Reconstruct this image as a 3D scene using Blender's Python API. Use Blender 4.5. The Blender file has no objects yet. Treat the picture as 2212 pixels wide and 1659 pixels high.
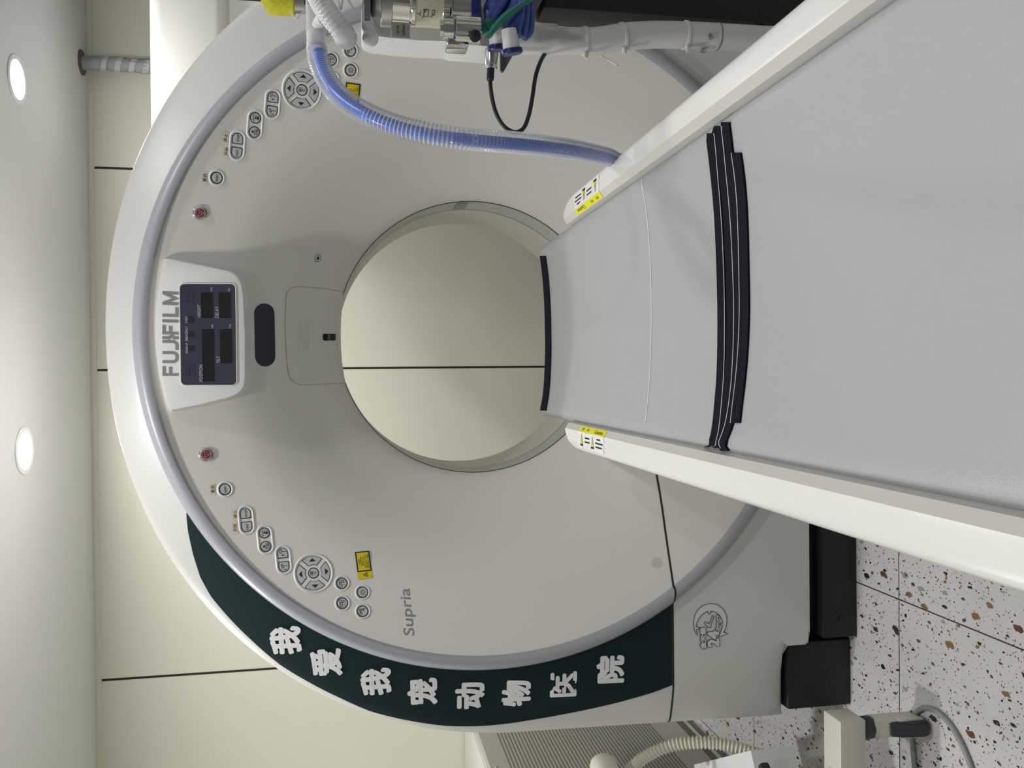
import bpy, bmesh, math, random
from mathutils import Vector, Matrix
sc = bpy.context.scene
COL = sc.collection
PI = math.pi
R_ = math.radians

# ------------------------------------------------------------------ camera
FPX, CAM_H = 1850.0, 1.33
def cam_axes(p=10.38, y=.54, r=.655):
    p, y, r = R_(p), R_(y), R_(r)
    fw = Vector((-math.sin(y)*math.cos(p), math.cos(y)*math.cos(p), -math.sin(p)))
    rt = Vector((math.cos(y), math.sin(y), 0))
    up = rt.cross(fw)
    return rt*math.cos(r)-up*math.sin(r), up*math.cos(r)+rt*math.sin(r), fw
RT, UP, FW = cam_axes()
EYE = Vector((0, 0, CAM_H))
cd = bpy.data.cameras.new('camera')
cam = bpy.data.objects.new('camera', cd); COL.objects.link(cam)
cd.sensor_fit = 'HORIZONTAL'; cd.sensor_width = 36; cd.lens = FPX/2212*36
cd.clip_start = .02; cd.clip_end = 50
# the photograph is stored on its side: picture-right is world-down
cx, cy, cz = -UP, RT, -FW
cam.matrix_world = Matrix(((cx.x, cy.x, cz.x, EYE.x), (cx.y, cy.y, cz.y, EYE.y), (cx.z, cy.z, cz.z, EYE.z), (0, 0, 0, 1)))
sc.camera = cam

# ------------------------------------------------------------------ world, exposure
w = bpy.data.worlds.new('world'); sc.world = w; w.use_nodes = True
w.node_tree.nodes['Background'].inputs[0].default_value = (.9, .95, 1, 1)
w.node_tree.nodes['Background'].inputs[1].default_value = .05
sc.view_settings.view_transform = 'Standard'; sc.view_settings.look = 'None'
sc.view_settings.gamma = 1; sc.view_settings.use_curve_mapping = False
sc.view_settings.exposure = 0.17
CEIL, WALL_Y = 2.346, 3.6
LIGHT_COL = (1.0, .99, .975)
# x, y, watts (two rows over the scanner's back, the rest around the table)
LIGHT_SPOTS = [(.929, 2.88, 4.5), (-.217, 2.895, 11.5), (.929, 1.5, 4.8), (-.217, 1.5, 8), (-1.363, 2.2, 13.5), (-1.363, .6, 1.2), (2.05, 2.2, 1.2),
               (.929, .15, 4.2), (-.217, .15, 4.4)]

# ------------------------------------------------------------------ helpers
def ray(x, y):
    return FW + RT*((1659-y)-829.5)/FPX + UP*(1106-x)/FPX
def at(x, y, Y):
    d = ray(x, y); return EYE + d*(Y/d.y)
def atz(x, y, Z):
    d = ray(x, y); return EYE + d*((Z-CAM_H)/d.z)
def hit(x, y, fn, Y=2.15):
    for _ in range(40):
        p = at(x, y, Y); Y = Y + .6*(fn(p.x, p.z)-Y)
    return at(x, y, Y)

MATS = {}
def mat(name, col, rough=.5, metal=0.0, coat=0.0, spec=.5, noise=0.0, nscale=8.0, bump=0.0, bscale=200.0, alpha=1.0, emit=None, es=0.0, trans=0.0):
    if name in MATS: return MATS[name]
    m = bpy.data.materials.new(name); m.use_nodes = True
    nt = m.node_tree; b = nt.nodes['Principled BSDF']
    b.inputs['Base Color'].default_value = (*col, 1)
    b.inputs['Roughness'].default_value = rough; b.inputs['Metallic'].default_value = metal
    b.inputs['Coat Weight'].default_value = coat; b.inputs['Specular IOR Level'].default_value = spec
    b.inputs['Coat Roughness'].default_value = .12
    b.inputs['Alpha'].default_value = alpha; b.inputs['Transmission Weight'].default_value = trans
    if emit: b.inputs['Emission Color'].default_value = (*emit, 1); b.inputs['Emission Strength'].default_value = es
    tc = nt.nodes.new('ShaderNodeTexCoord')
    if noise:
        n = nt.nodes.new('ShaderNodeTexNoise'); n.inputs['Scale'].default_value = nscale; n.inputs['Detail'].default_value = 5
        nt.links.new(tc.outputs['Object'], n.inputs['Vector'])
        mx = nt.nodes.new('ShaderNodeMix'); mx.data_type = 'RGBA'
        mx.inputs[6].default_value = tuple(c*(1-noise) for c in col)+(1,)
        mx.inputs[7].default_value = tuple(min(1, c*(1+noise)) for c in col)+(1,)
        nt.links.new(n.outputs[0], mx.inputs[0]); nt.links.new(mx.outputs[2], b.inputs['Base Color'])
    if bump:
        n = nt.nodes.new('ShaderNodeTexNoise'); n.inputs['Scale'].default_value = bscale; n.inputs['Detail'].default_value = 3
        nt.links.new(tc.outputs['Object'], n.inputs['Vector'])
        bp = nt.nodes.new('ShaderNodeBump'); bp.inputs['Strength'].default_value = bump; bp.inputs['Distance'].default_value = .002
        nt.links.new(n.outputs[0], bp.inputs['Height']); nt.links.new(bp.outputs[0], b.inputs['Normal'])
    MATS[name] = m
    return m

M_WHITE = mat('gantry_plastic', (.72, .71, .675), .42, spec=.45, noise=.015, nscale=3)
M_RIMW = mat('rim_plastic', (.76, .755, .735), .4, spec=.5, noise=.015, nscale=3)
M_HOUSE = mat('housing_plastic', (.64, .637, .615), .4, spec=.5, noise=.015, nscale=3)
M_RING = mat('grey_ring_plastic', (.37, .38, .42), .35)
M_BORE = mat('bore_liner', (.60, .60, .54), .5)
M_SCAN = mat('scan_window_film', (.46, .47, .46), .4)
M_SEAM = mat('dark_seam', (.02, .02, .02), .8)
M_LINE = mat('thin_grey_line', (.22, .22, .24), .6)
M_GREEN = mat('green_decal', (.0045, .0185, .0215), .75, spec=.25)
M_DECW = mat('decal_white', (.78, .78, .79), .5)
M_EMB = mat('emblem_green', (.018, .085, .085), .6)
M_GREYT = mat('grey_lettering', (.25, .255, .27), .45)
M_BLACK = mat('black_base', (.006, .007, .011), .55, noise=.2)
M_SCREEN = mat('display_blue', (.038, .042, .07), .18, coat=.3)
M_DARKW = mat('display_window', (.008, .009, .010), .15)
M_SEG = mat('unlit_segment', (.018, .019, .021), .3)
M_REDW = mat('unlit_lamp', (.030, .022, .027), .25)
M_SCRT = mat('display_lettering', (.45, .46, .5), .5)
M_KEY = mat('key_grey', (.53, .535, .55), .35)
M_INK = mat('key_ink', (.012, .014, .022), .5)
M_CHROME = mat('chrome', (.78, .78, .80), .1, 1.0)
M_STEEL = mat('brushed_steel', (.52, .52, .53), .28, 1.0, noise=.06, nscale=30)
M_RED = mat('red_button', (.20, .018, .030), .3)
M_PINK = mat('pink_print', (.48, .20, .24), .5)
M_CREAM = mat('cream_sticker', (.70, .66, .56), .6)
M_BROWN = mat('brown_print', (.16, .075, .04), .6)
M_YELL = mat('yellow_label', (.72, .58, .01), .45)
M_YELL2 = mat('caution_yellow', (.80, .76, .015), .45)
M_NAVY = mat('navy_window', (.006, .010, .026), .12)
M_RAIL = mat('table_cover', (.80, .80, .775), .25, coat=.25)
M_RAIL2 = mat('table_inner_strip', (.60, .595, .56), .35)
M_MAT = mat('mattress_vinyl', (.415, .42, .44), .31, spec=.55, noise=.025, nscale=2.5, bump=.3, bscale=650)
M_VEL = mat('black_velcro', (.009, .010, .017), .95, spec=.15, bump=.8, bscale=900, noise=.4, nscale=220)
M_THREAD = mat('white_thread', (.72, .73, .76), .7)
M_WALLDARK = mat('panel_joint', (.010, .012, .013), .7)
M_BEIGE = mat('beige_metal', (.60, .60, .52), .4)
M_CABW = mat('cabinet_white', (.66, .66, .60), .45)
M_CABG = mat('cabinet_grey', (.44, .435, .39), .5)
M_GAP = mat('louvre_shadow', (.17, .168, .15), .8)
M_CREAMHOSE = mat('cream_hose', (.64, .63, .53), .35)
M_DUCT = mat('grey_duct_wrap', (.31, .31, .33), .6, noise=.1)
M_DUCTL = mat('light_duct_wrap', (.46, .46, .48), .6)
M_WPIPE = mat('white_pipe', (.66, .66, .66), .4, noise=.03)
M_TIE = mat('cable_tie', (.70, .69, .64), .4)
M_BLUE = mat('blue_inner_tube', (.085, .19, .66), .35)
M_BBAG = mat('blue_rubber', (.055, .095, .36), .42, noise=.1, nscale=25)
M_GBAG = mat('green_rubber', (.006, .17, .125), .4, noise=.1, nscale=25)
M_NAVYC = mat('navy_cap', (.010, .016, .12), .35)
M_BRUB = mat('black_rubber', (.012, .014, .015), .45)
M_BMETAL = mat('black_metal', (.007, .009, .010), .5)
M_WPART = mat('white_machine_plastic', (.70, .70, .70), .35)
M_YWRAP = mat('yellow_wrap', (.52, .50, .02), .75, noise=.25, nscale=120, bump=.6, bscale=300)
M_PURPLE = mat('dark_purple_block', (.055, .035, .045), .35)
M_AMBER = mat('pale_yellow_glass', (.55, .54, .40), .15)
M_PLATE = mat('engraved_plate', (.42, .42, .39), .35, .6)
M_BGREY = mat('bracket_grey', (.13, .13, .135), .45)
M_OLIVE = mat('olive_grey', (.22, .22, .18), .5)
M_DKGREY = mat('dark_grey_plastic', (.035, .037, .048), .5)
M_CABLE = mat('grey_cable', (.30, .31, .31), .45)

def clear_mat(name, tint, body, facing):
    if name in MATS: return MATS[name]
    m = bpy.data.materials.new(name); m.use_nodes = True; nt = m.node_tree; nt.nodes.clear()
    o = nt.nodes.new('ShaderNodeOutputMaterial'); t = nt.nodes.new('ShaderNodeBsdfTransparent'); t.inputs[0].default_value = (*tint, 1)
    p = nt.nodes.new('ShaderNodeBsdfPrincipled'); p.inputs['Base Color'].default_value = (.75, .76, .78, 1); p.inputs['Roughness'].default_value = .15
    lw = nt.nodes.new('ShaderNodeLayerWeight'); lw.inputs[0].default_value = .5
    mr = nt.nodes.new('ShaderNodeMapRange'); mr.inputs[3].default_value = body; mr.inputs[4].default_value = facing
    mx = nt.nodes.new('ShaderNodeMixShader')
    nt.links.new(lw.outputs['Facing'], mr.inputs[0]); nt.links.new(mr.outputs[0], mx.inputs[0])
    nt.links.new(t.outputs[0], mx.inputs[1]); nt.links.new(p.outputs[0], mx.inputs[2]); nt.links.new(mx.outputs[0], o.inputs[0])
    MATS[name] = m; return m
M_CLEAR = clear_mat('clear_hose', (.97, .97, .98), .10, .75)
M_CLEARW = clear_mat('milky_tube', (.9, .9, .9), .55, .95)
M_DISC = clear_mat('clear_dot', (.95, .95, .95), .35, .5)

def tag(o, label=None, cat=None, group=None, kind=None):
    if label: o['label'] = label
    if cat: o['category'] = cat
    if group: o['group'] = group
    if kind: o['kind'] = kind
    return o
def empty(name, loc, label, cat, group=None):
    o = bpy.data.objects.new(name, None); COL.objects.link(o); o.location = loc; o.empty_display_size = .05
    bpy.context.view_layer.update()
    return tag(o, label, cat, group)
def put(name, verts, faces, m, parent=None, smooth=False, fm=None, edge=35):
    me = bpy.data.meshes.new(name)
    me.from_pydata([tuple(v) for v in verts], [], [tuple(f) for f in faces]); me.update()
    ms = m if isinstance(m, (list, tuple)) else [m]
    for k in ms: me.materials.append(k)
    if fm:
        for p, i in zip(me.polygons, fm): p.material_index = i
    bm = bmesh.new(); bm.from_mesh(me); bmesh.ops.recalc_face_normals(bm, faces=bm.faces); bm.to_mesh(me); bm.free()
    if smooth:
        for p in me.polygons: p.use_smooth = True
        me.set_sharp_from_angle(angle=R_(edge))
    o = bpy.data.objects.new(name, me); COL.objects.link(o)
    if parent is not None:
        o.parent = parent; o.matrix_parent_inverse = parent.matrix_world.inverted()
    return o
class Geo:
    """collects shapes that end up in one mesh; every face keeps a material index"""
    def __init__(s): s.v, s.f, s.m = [], [], []
    def add(s, v, f, mi=0):
        k = len(s.v); s.v += [Vector(a) for a in v]; s.f += [tuple(i+k for i in q) for q in f]; s.m += [mi]*len(f); return s
    def put(s, name, m, parent=None, smooth=False, edge=35): return put(name, s.v, s.f, m, parent, smooth, s.m, edge)

def g_box(x0, x1, y0, y1, z0, z1, bev=0.0, seg=2):
    bm = bmesh.new(); bmesh.ops.create_cube(bm, size=1)
    for v in bm.verts: v.co = Vector(((x0+x1)/2+v.co.x*(x1-x0), (y0+y1)/2+v.co.y*(y1-y0), (z0+z1)/2+v.co.z*(z1-z0)))
    if bev: bmesh.ops.bevel(bm, geom=bm.edges[:], offset=bev, segments=seg, affect='EDGES', profile=.5)
    bm.verts.index_update(); r = [v.co.copy() for v in bm.verts], [[v.index for v in f.verts] for f in bm.faces]; bm.free(); return r
def frame_of(d):
    d = Vector(d).normalized(); a = Vector((0, 0, 1)) if abs(d.z) < .95 else Vector((1, 0, 0))
    u = a.cross(d).normalized(); return u, d.cross(u)
def g_tube(pts, rad, n=16, cap=True):
    pts = [Vector(p) for p in pts]; N = len(pts); v, f = [], []
    u = None
    for i, p in enumerate(pts):
        d = (pts[min(i+1, N-1)]-pts[max(i-1, 0)]).normalized()
        if u is None: u, _ = frame_of(d)
        u = (u-d*u.dot(d)).normalized(); w_ = d.cross(u)
        r = rad(i/(N-1)) if callable(rad) else (rad[i] if isinstance(rad, (list, tuple)) else rad)
        v += [p+u*r*math.cos(2*PI*k/n)+w_*r*math.sin(2*PI*k/n) for k in range(n)]
    for i in range(N-1):
        for k in range(n): f.append((i*n+k, i*n+(k+1) % n, (i+1)*n+(k+1) % n, (i+1)*n+k))
    if cap: f.append(tuple(range(n))[::-1]); f.append(tuple((N-1)*n+k for k in range(n)))
    return v, f
def spline(pts, n):
    pts = [Vector(p) for p in pts]; P = [pts[0]*2-pts[1]]+pts+[pts[-1]*2-pts[-2]]; out = []
    for i in range(1, len(P)-2):
        a, b, c, d = P[i-1:i+3]
        for k in range(n):
            t = k/n; out.append(.5*((2*b)+(c-a)*t+(2*a-5*b+4*c-d)*t*t+(3*b-a-3*c+d)*t**3))
    out.append(pts[-1]); return out
def resample(pts, step):
    out = [pts[0]]; acc = 0
    for a, b in zip(pts, pts[1:]):
        L = (b-a).length
        while acc+L >= step:
            t = (step-acc)/L; a = a.lerp(b, t); L = (b-a).length; out.append(a); acc = 0
        acc += L
    return out
def ribbed(path, r, pitch, depth, n=16):
    pts = resample(path, pitch/4); rr = [r+depth*(.5-.5*math.cos(i*PI/2)) - depth*.5 for i in range(len(pts))]
    return g_tube(pts, rr, n)
def g_lathe(prof, c, axis, n=32, flute=0.0, nf=0):
    """prof: (radius, distance along axis)"""
    c = Vector(c); a = Vector(axis).normalized(); u, w_ = frame_of(a); v, f = [], []
    for r, h in prof:
        for k in range(n):
            t = 2*PI*k/n; q = r*(1+flute*(math.cos(nf*t) if nf else 0)); v.append(c+a*h+u*q*math.cos(t)+w_*q*math.sin(t))
    for i in range(len(prof)-1):
        for k in range(n): f.append((i*n+k, i*n+(k+1) % n, (i+1)*n+(k+1) % n, (i+1)*n+k))
    f.append(tuple(range(n))[::-1]); f.append(tuple((len(prof)-1)*n+k for k in range(n)))
    return v, f
def g_prism(poly, y0, y1, fn=None):
    """poly in (x,z), from depth y0 (front) to y1"""
    n = len(poly); v = [(x, y0 if fn is None else fn(x, z)+y0, z) for x, z in poly]+[(x, y1 if fn is None else fn(x, z)+y1, z) for x, z in poly]
    return v, [tuple(range(n)), tuple(range(2*n-1, n-1, -1))]+[(i, (i+1) % n, n+(i+1) % n, n+i) for i in range(n)]
def rrect(w_, h, r, n=6):
    out = []
    for cx_, cy_, a0 in ((w_/2-r, h/2-r, 0), (-w_/2+r, h/2-r, 90), (-w_/2+r, -h/2+r, 180), (w_/2-r, -h/2+r, 270)):
        out += [(cx_+r*math.cos(R_(a0+90*k/n)), cy_+r*math.sin(R_(a0+90*k/n))) for k in range(n+1)]
    return out
def strokes(lines, wd):
    """flat 2-D strokes -> verts2d, faces"""
    v, f = [], []
    for L in lines:
        L = [Vector(p) for p in L]; closed = (L[0]-L[-1]).length < 1e-9
        if closed: L = L[:-1]
        N = len(L); k0 = len(v)
        for i, p in enumerate(L):
            a = L[i-1] if (i > 0 or closed) else p; b = L[(i+1) % N] if (i < N-1 or closed) else p
            d1 = (p-a); d2 = (b-p)
            d1 = d1.normalized() if d1.length > 1e-9 else d2.normalized(); d2 = d2.normalized() if d2.length > 1e-9 else d1
            n1 = Vector((-d1.y, d1.x)); n2 = Vector((-d2.y, d2.x)); m_ = n1+n2
            m_ = m_.normalized() if m_.length > 1e-6 else n1
            s = wd/2/max(.45, m_.dot(n1)); v += [p+m_*s, p-m_*s]
        for i in range(N if closed else N-1):
            j = (i+1) % N; f.append((k0+2*i, k0+2*i+1, k0+2*j+1, k0+2*j))
    return v, f
def arc(cx_, cy_, r, a0, a1, n=16): return [(cx_+r*math.cos(R_(a0+(a1-a0)*k/n)), cy_+r*math.sin(R_(a0+(a1-a0)*k/n))) for k in range(n+1)]
TEXTS = {}
def text2d(s, h, offset=0.0, shear=0.0, wide=1.0, width=None):
    """lettering as flat triangles, centred, cap height scaled so the whole block is h tall (width overrides the horizontal size)"""
    key = (s, offset, shear)
    if key not in TEXTS:
        c = bpy.data.curves.new('lettering', 'FONT'); c.body = s; c.offset = offset; c.shear = shear; c.align_x = 'CENTER'; c.resolution_u = 4
        o = bpy.data.objects.new('lettering', c); COL.objects.link(o)
        me = bpy.data.meshes.new_from_object(o.evaluated_get(bpy.context.evaluated_depsgraph_get()))
        bm = bmesh.new(); bm.from_mesh(me); bmesh.ops.triangulate(bm, faces=bm.faces); bm.verts.index_update()
        TEXTS[key] = [v.co.copy() for v in bm.verts], [[v.index for v in f.verts] for f in bm.faces]
        bm.free(); bpy.data.objects.remove(o); bpy.data.curves.remove(c); bpy.data.meshes.remove(me)
    V, F = TEXTS[key]; V = [Vector(v) for v in V]
    x0, x1 = min(v.x for v in V), max(v.x for v in V); y0, y1 = min(v.y for v in V), max(v.y for v in V)
    k = h/(y1-y0); kx = width/(x1-x0) if width else k*wide
    return [Vector(((v.x-(x0+x1)/2)*kx, (v.y-(y0+y1)/2)*k)) for v in V], F

def bold2d(s, h, width, r, n=10):
    if s == '医':   # drawn stroke by stroke
        V, F = strokes([[(.95, .92), (.08, .92), (.08, .05), (.97, .05)], [(.40, .84), (.24, .62)], [(.34, .72), (.82, .72)], [(.2, .46), (.9, .46)], [(.56, .72), (.56, .46), (.47, .29), (.22, .14)], [(.58, .44), (.88, .15)]], .05)
        V = [Vector(((q[0]-.52)*(width-2*r), (q[1]-.49)*(h-2*r))) for q in V]
    else: V, F = text2d(s, h-2*r, 0, 0, 1, width-2*r)
    v, f = [], []
    for k in range(n):
        q = Vector((r*math.cos(2*PI*k/n), r*math.sin(2*PI*k/n))); b = len(v)
        v += [Vector((p.x+q.x, p.y+q.y, k*4e-5)) for p in V]; f += [[i+b for i in t] for t in F]
    return v, f

# ================================================================== THE ROOM
def struct(name, v, f, m, parent=None, smooth=False):
    o = put(name, v, f, m, parent, smooth)
    if parent is None: o['kind'] = 'structure'
    return o
XL, XR, YF = -2.3, 2.6, -2.6
def floor_mat():
    m = bpy.data.materials.new('terrazzo_tiles'); m.use_nodes = True; nt = m.node_tree; b = nt.nodes['Principled BSDF']
    L = nt.links.new; tc = nt.nodes.new('ShaderNodeTexCoord')
    def math_(op, a, b_=None, c=None):
        n = nt.nodes.new('ShaderNodeMath'); n.operation = op
        for i, q in enumerate((a, b_, c)):
            if q is None: continue
            if isinstance(q, (int, float)): n.inputs[i].default_value = q
            else: L(q, n.inputs[i])
        return n.outputs[0]
    nz = nt.nodes.new('ShaderNodeTexNoise'); nz.inputs['Scale'].default_value = 60; L(tc.outputs['Object'], nz.inputs['Vector'])
    dis = nt.nodes.new('ShaderNodeVectorMath'); dis.operation = 'SCALE'; L(nz.outputs['Color'], dis.inputs[0]); dis.inputs['Scale'].default_value = .012
    add = nt.nodes.new('ShaderNodeVectorMath'); L(tc.outputs['Object'], add.inputs[0]); L(dis.outputs[0], add.inputs[1])
    col = None
    base = nt.nodes.new('ShaderNodeMix'); base.data_type = 'RGBA'; base.inputs[6].default_value = (.56, .55, .555, 1); base.inputs[7].default_value = (.66, .65, .655, 1)
    n2 = nt.nodes.new('ShaderNodeTexNoise'); n2.inputs['Scale'].default_value = 5; L(tc.outputs['Object'], n2.inputs['Vector']); L(n2.outputs[0], base.inputs[0])
    col = base.outputs[2]
    for sc_, thr, prob, ang, sx in ((15, .20, .26, .5, 1.9), (27, .18, .26, 2.0, 1.8), (55, .18, .28, 1.2, 1.3), (105, .2, .28, .2, 1.2)):
        mp = nt.nodes.new('ShaderNodeMapping'); mp.inputs['Rotation'].default_value = (0, 0, ang); mp.inputs['Scale'].default_value = (sx, 1, 1); mp.inputs['Location'].default_value = (sc_*.13, sc_*.37, 0)
        L(add.outputs[0], mp.inputs['Vector'])
        vo = nt.nodes.new('ShaderNodeTexVoronoi'); vo.voronoi_dimensions = '2D'; vo.distance = 'MINKOWSKI'; vo.inputs['Exponent'].default_value = 1.4
        vo.inputs['Scale'].default_value = sc_; L(mp.outputs[0], vo.inputs['Vector'])
        sp = nt.nodes.new('ShaderNodeSeparateColor'); L(vo.outputs['Color'], sp.inputs[0])
        size = math_('MULTIPLY_ADD', sp.outputs[2], thr*.7, thr*.55)
        mask = math_('MULTIPLY', math_('LESS_THAN', vo.outputs['Distance'], size), math_('LESS_THAN', sp.outputs[0], prob))
        cr = nt.nodes.new('ShaderNodeValToRGB'); cr.color_ramp.interpolation = 'CONSTANT'; e = cr.color_ramp.elements
        e[0].position = 0; e[0].color = (.022, .025, .025, 1); e[1].position = .3; e[1].color = (.13, .065, .04, 1)
        for ps, c_ in ((.55, (.30, .31, .34, 1)), (.78, (.22, .135, .05, 1)), (.9, (.05, .04, .035, 1))):
            q = e.new(ps); q.color = c_
        L(sp.outputs[1], cr.inputs[0])
        mx = nt.nodes.new('ShaderNodeMix'); mx.data_type = 'RGBA'; L(mask, mx.inputs[0]); L(col, mx.inputs[6]); L(cr.outputs[0], mx.inputs[7]); col = mx.outputs[2]
    sx_ = nt.nodes.new('ShaderNodeSeparateXYZ'); L(tc.outputs['Object'], sx_.inputs[0])
    gx = math_('ABSOLUTE', math_('SUBTRACT', math_('FRACT', math_('DIVIDE', math_('ADD', sx_.outputs[0], .567+8.4), .8)), .5))
    gy = math_('ABSOLUTE', math_('SUBTRACT', math_('FRACT', math_('DIVIDE', math_('ADD', sx_.outputs[1], -1.926+8.4), .8)), .5))
    g = math_('MAXIMUM', math_('LESS_THAN', gx, .0022), math_('LESS_THAN', gy, .0022))
    mx = nt.nodes.new('ShaderNodeMix'); mx.data_type = 'RGBA'; L(g, mx.inputs[0]); L(col, mx.inputs[6]); mx.inputs[7].default_value = (.05, .045, .045, 1)
    L(mx.outputs[2], b.inputs['Base Color']); b.inputs['Roughness'].default_value = .22
    return m
struct('floor', *g_box(XL, XR, YF, WALL_Y, -.1, 0), floor_mat())
M_CEIL = mat('ceiling_paint', (.66, .66, .665), .75, noise=.015, nscale=2)
M_WALL = mat('wall_panel', (.70, .70, .595), .5, noise=.03, nscale=1.6)
M_WALLGREY = mat('wall_low_bounce_grey', (.38, .38, .38), .7)  # unseen wall, kept grey so it bounces less light
struct('ceiling', *g_box(XL, XR, YF, WALL_Y, CEIL, CEIL+.1), M_CEIL)
wb = struct('wall_back', *g_box(XL, XR, WALL_Y, WALL_Y+.1, 0, CEIL), M_WALL)
for xs in (-1.182-1.22, -1.182, .039, .832, .832+1.22):
    if XL < xs < XR: put('panel_joint', *g_box(xs-.0042, xs+.0042, WALL_Y-.0015, WALL_Y+.01, 0, CEIL-.022), M_WALLDARK, wb)
struct('trim_1', *g_box(XL, XR, WALL_Y-.006, WALL_Y, CEIL-.02, CEIL, .001), M_WALL)
struct('wall_left', *g_box(XL-.1, XL, YF, WALL_Y, 0, CEIL), M_WALL)
struct('wall_right', *g_box(XR, XR+.1, YF, WALL_Y, 0, CEIL), M_WALL)
struct('wall_front', *g_box(XL, XR, YF-.1, YF, 0, CEIL), M_WALLGREY)

M_GLOW = mat('lamp_diffuser', (1, 1, 1), .5, emit=(1, .99, .97), es=14)
M_TRIM = mat('lamp_trim', (.80, .80, .80), .35)
def downlight(x, y, watts, label):
    t = empty('ceiling_light', (x, y, CEIL), label, 'light', 'round downlights in the ceiling')
    prof = [(.074, 0), (.075, .002), (.073, .004), (.060, .0035), (.056, -.002)]
    n = 48; v, f = [], []
    for r, h in prof: v += [(x+r*math.cos(2*PI*k/n), y+r*math.sin(2*PI*k/n), CEIL-h) for k in range(n)]
    for i in range(len(prof)-1): f += [(i*n+k, i*n+(k+1) % n, (i+1)*n+(k+1) % n, (i+1)*n+k) for k in range(n)]
    put('trim_ring', v, f, M_TRIM, t, True)
    put('diffuser', [(x+.057*math.cos(2*PI*k/n), y+.057*math.sin(2*PI*k/n), CEIL-.0022) for k in range(n)], [tuple(range(n))], M_GLOW, t)
    l = bpy.data.lights.new('downlight_lamp', 'AREA'); l.shape = 'DISK'; l.size = .11; l.energy = watts; l.color = LIGHT_COL
    o = bpy.data.objects.new('downlight_lamp', l); COL.objects.link(o); o.location = (x, y, CEIL-.006); o.parent = t; o.matrix_parent_inverse = t.matrix_world.inverted()
for i, (x, y, wt) in enumerate(LIGHT_SPOTS):
    downlight(x, y, wt, 'bright round ceiling downlight nearest the grey duct, at right' if i == 0 else 'bright round ceiling downlight above the left half of the scanner' if i == 1 else 'round ceiling downlight out of the frame, nearer the viewer')

# ================================================================== CT SCANNER
XC, ZC = .114, .988
PROF = [(.392, 2.455), (.398, 2.440), (.412, 2.424), (.44, 2.397), (.475, 2.366), (.505, 2.338), (.53, 2.312), (.565, 2.278), (.60, 2.247), (.635, 2.219),
        (.665, 2.199), (.69, 2.186), (.72, 2.170), (.75, 2.154), (.785, 2.135), (.815, 2.120)]
def prof_y(r):
    if r <= PROF[0][0]: return PROF[0][1]
    for (a, ya), (b, yb) in zip(PROF, PROF[1:]):
        if r <= b: return ya+(yb-ya)*(r-a)/(b-a)
    return PROF[-1][1]
def face_y(x, z): return prof_y(math.hypot(x-XC, z-ZC))
def face_n(x, z):
    r = math.hypot(x-XC, z-ZC); g = (prof_y(r+.02)-prof_y(r-.02))/.04
    return Vector((g*(x-XC)/r, -1, g*(z-ZC)/r)).normalized()
def face_pt(x, z, off=0.0):
    return Vector((x, face_y(x, z), z))+face_n(x, z)*off
ct = empty('ct_scanner', (XC, 2.55, 0), 'white ring-shaped scanner with round bore, grey ring and green lettered band', 'medical scanner')
SEAM_Z, GAPZ = .519, .0
def revolve(prof, n=192):
    v, f = [], []
    for r, y in prof: v += [(XC+r*math.sin(2*PI*k/n), y, ZC+r*math.cos(2*PI*k/n)) for k in range(n)]
    for i in range(len(prof)-1): f += [(i*n+k, i*n+(k+1) % n, (i+1)*n+(k+1) % n, (i+1)*n+k) for k in range(n)]
    return v, f
def cut(o, z, keep):
    me = o.data; bm = bmesh.new(); bm.from_mesh(me)
    bmesh.ops.bisect_plane(bm, geom=bm.verts[:]+bm.edges[:]+bm.faces[:], dist=1e-6, plane_co=(0, 0, z), plane_no=(0, 0, 1), clear_inner=keep == 'up', clear_outer=keep == 'down')
    bm.to_mesh(me); bm.free(); return o
def orient(o, out=True):
    """normals towards the viewer side"""
    return o
# --- rim: loft from the grey ring to the body outline
def outline(phi):
    """distance from the bore axis to the body outline at angle phi (0 = up, clockwise seen from the front)"""
    s, c = math.sin(phi), math.cos(phi); lo, hi = .5, 1.6
    for _ in range(40):
        m_ = (lo+hi)/2; x, z = m_*s, ZC+m_*c-.90
        ok = (abs(x)/1.032)**2.075+(abs(z)/1.008)**2.075 < 1 if z > 0 else (abs(x) < 1.032-.02*z and z > (-.77 if abs(x) < .846 else -.705))
        lo, hi = (m_, hi) if ok else (lo, m_)
    return lo
def crease(phi, ro, rr=.852):
    s, c = math.sin(phi), math.cos(phi)
    best = None; lo, hi = rr, ro
    for _ in range(30):
        m_ = (lo+hi)/2; x, z = abs(m_*s), ZC+m_*c
        lim = .844+.09*(z-.13)/.39
        if x < lim: lo = m_
        else: hi = m_
    t = max(0, min(1, (lo-rr)/max(1e-4, ro-rr))); z = ZC+lo*c
    return t*max(0, min(1, (.98-z)/.42))
def rim_y(phi, t, ro, tc):
    if ro-.852 < .01: return 2.125
    g = max(0, (t-tc)/(1-tc)) if tc < .999 else 0
    e = g**1.15*.78+.22*max(0, (g-.8)/.2)**2
    return 2.125+.038*e
def rim_at(x, z):
    phi = math.atan2(x-XC, z-ZC); d = math.hypot(x-XC, z-ZC); ro = max(outline(phi), .858)
    t = max(0, min(1, (d-.852)/(ro-.852))); return rim_y(phi, t, ro, crease(phi, ro))
angs = sorted([2*PI*k/240 for k in range(240)]+[math.atan2(sx*a_, -b_) % (2*PI) for sx in (1, -1) for a_, b_ in ((1.046, .793), (.847, .793), (.845, .793), (.845, .858), (.8449, .858))])
ts = [0, .05, .12, .2, .3, .4, .5, .6, .7, .8, .86, .91, .95, .98, 1]
v, f = [], []
NA = len(angs)
rows = []
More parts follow.
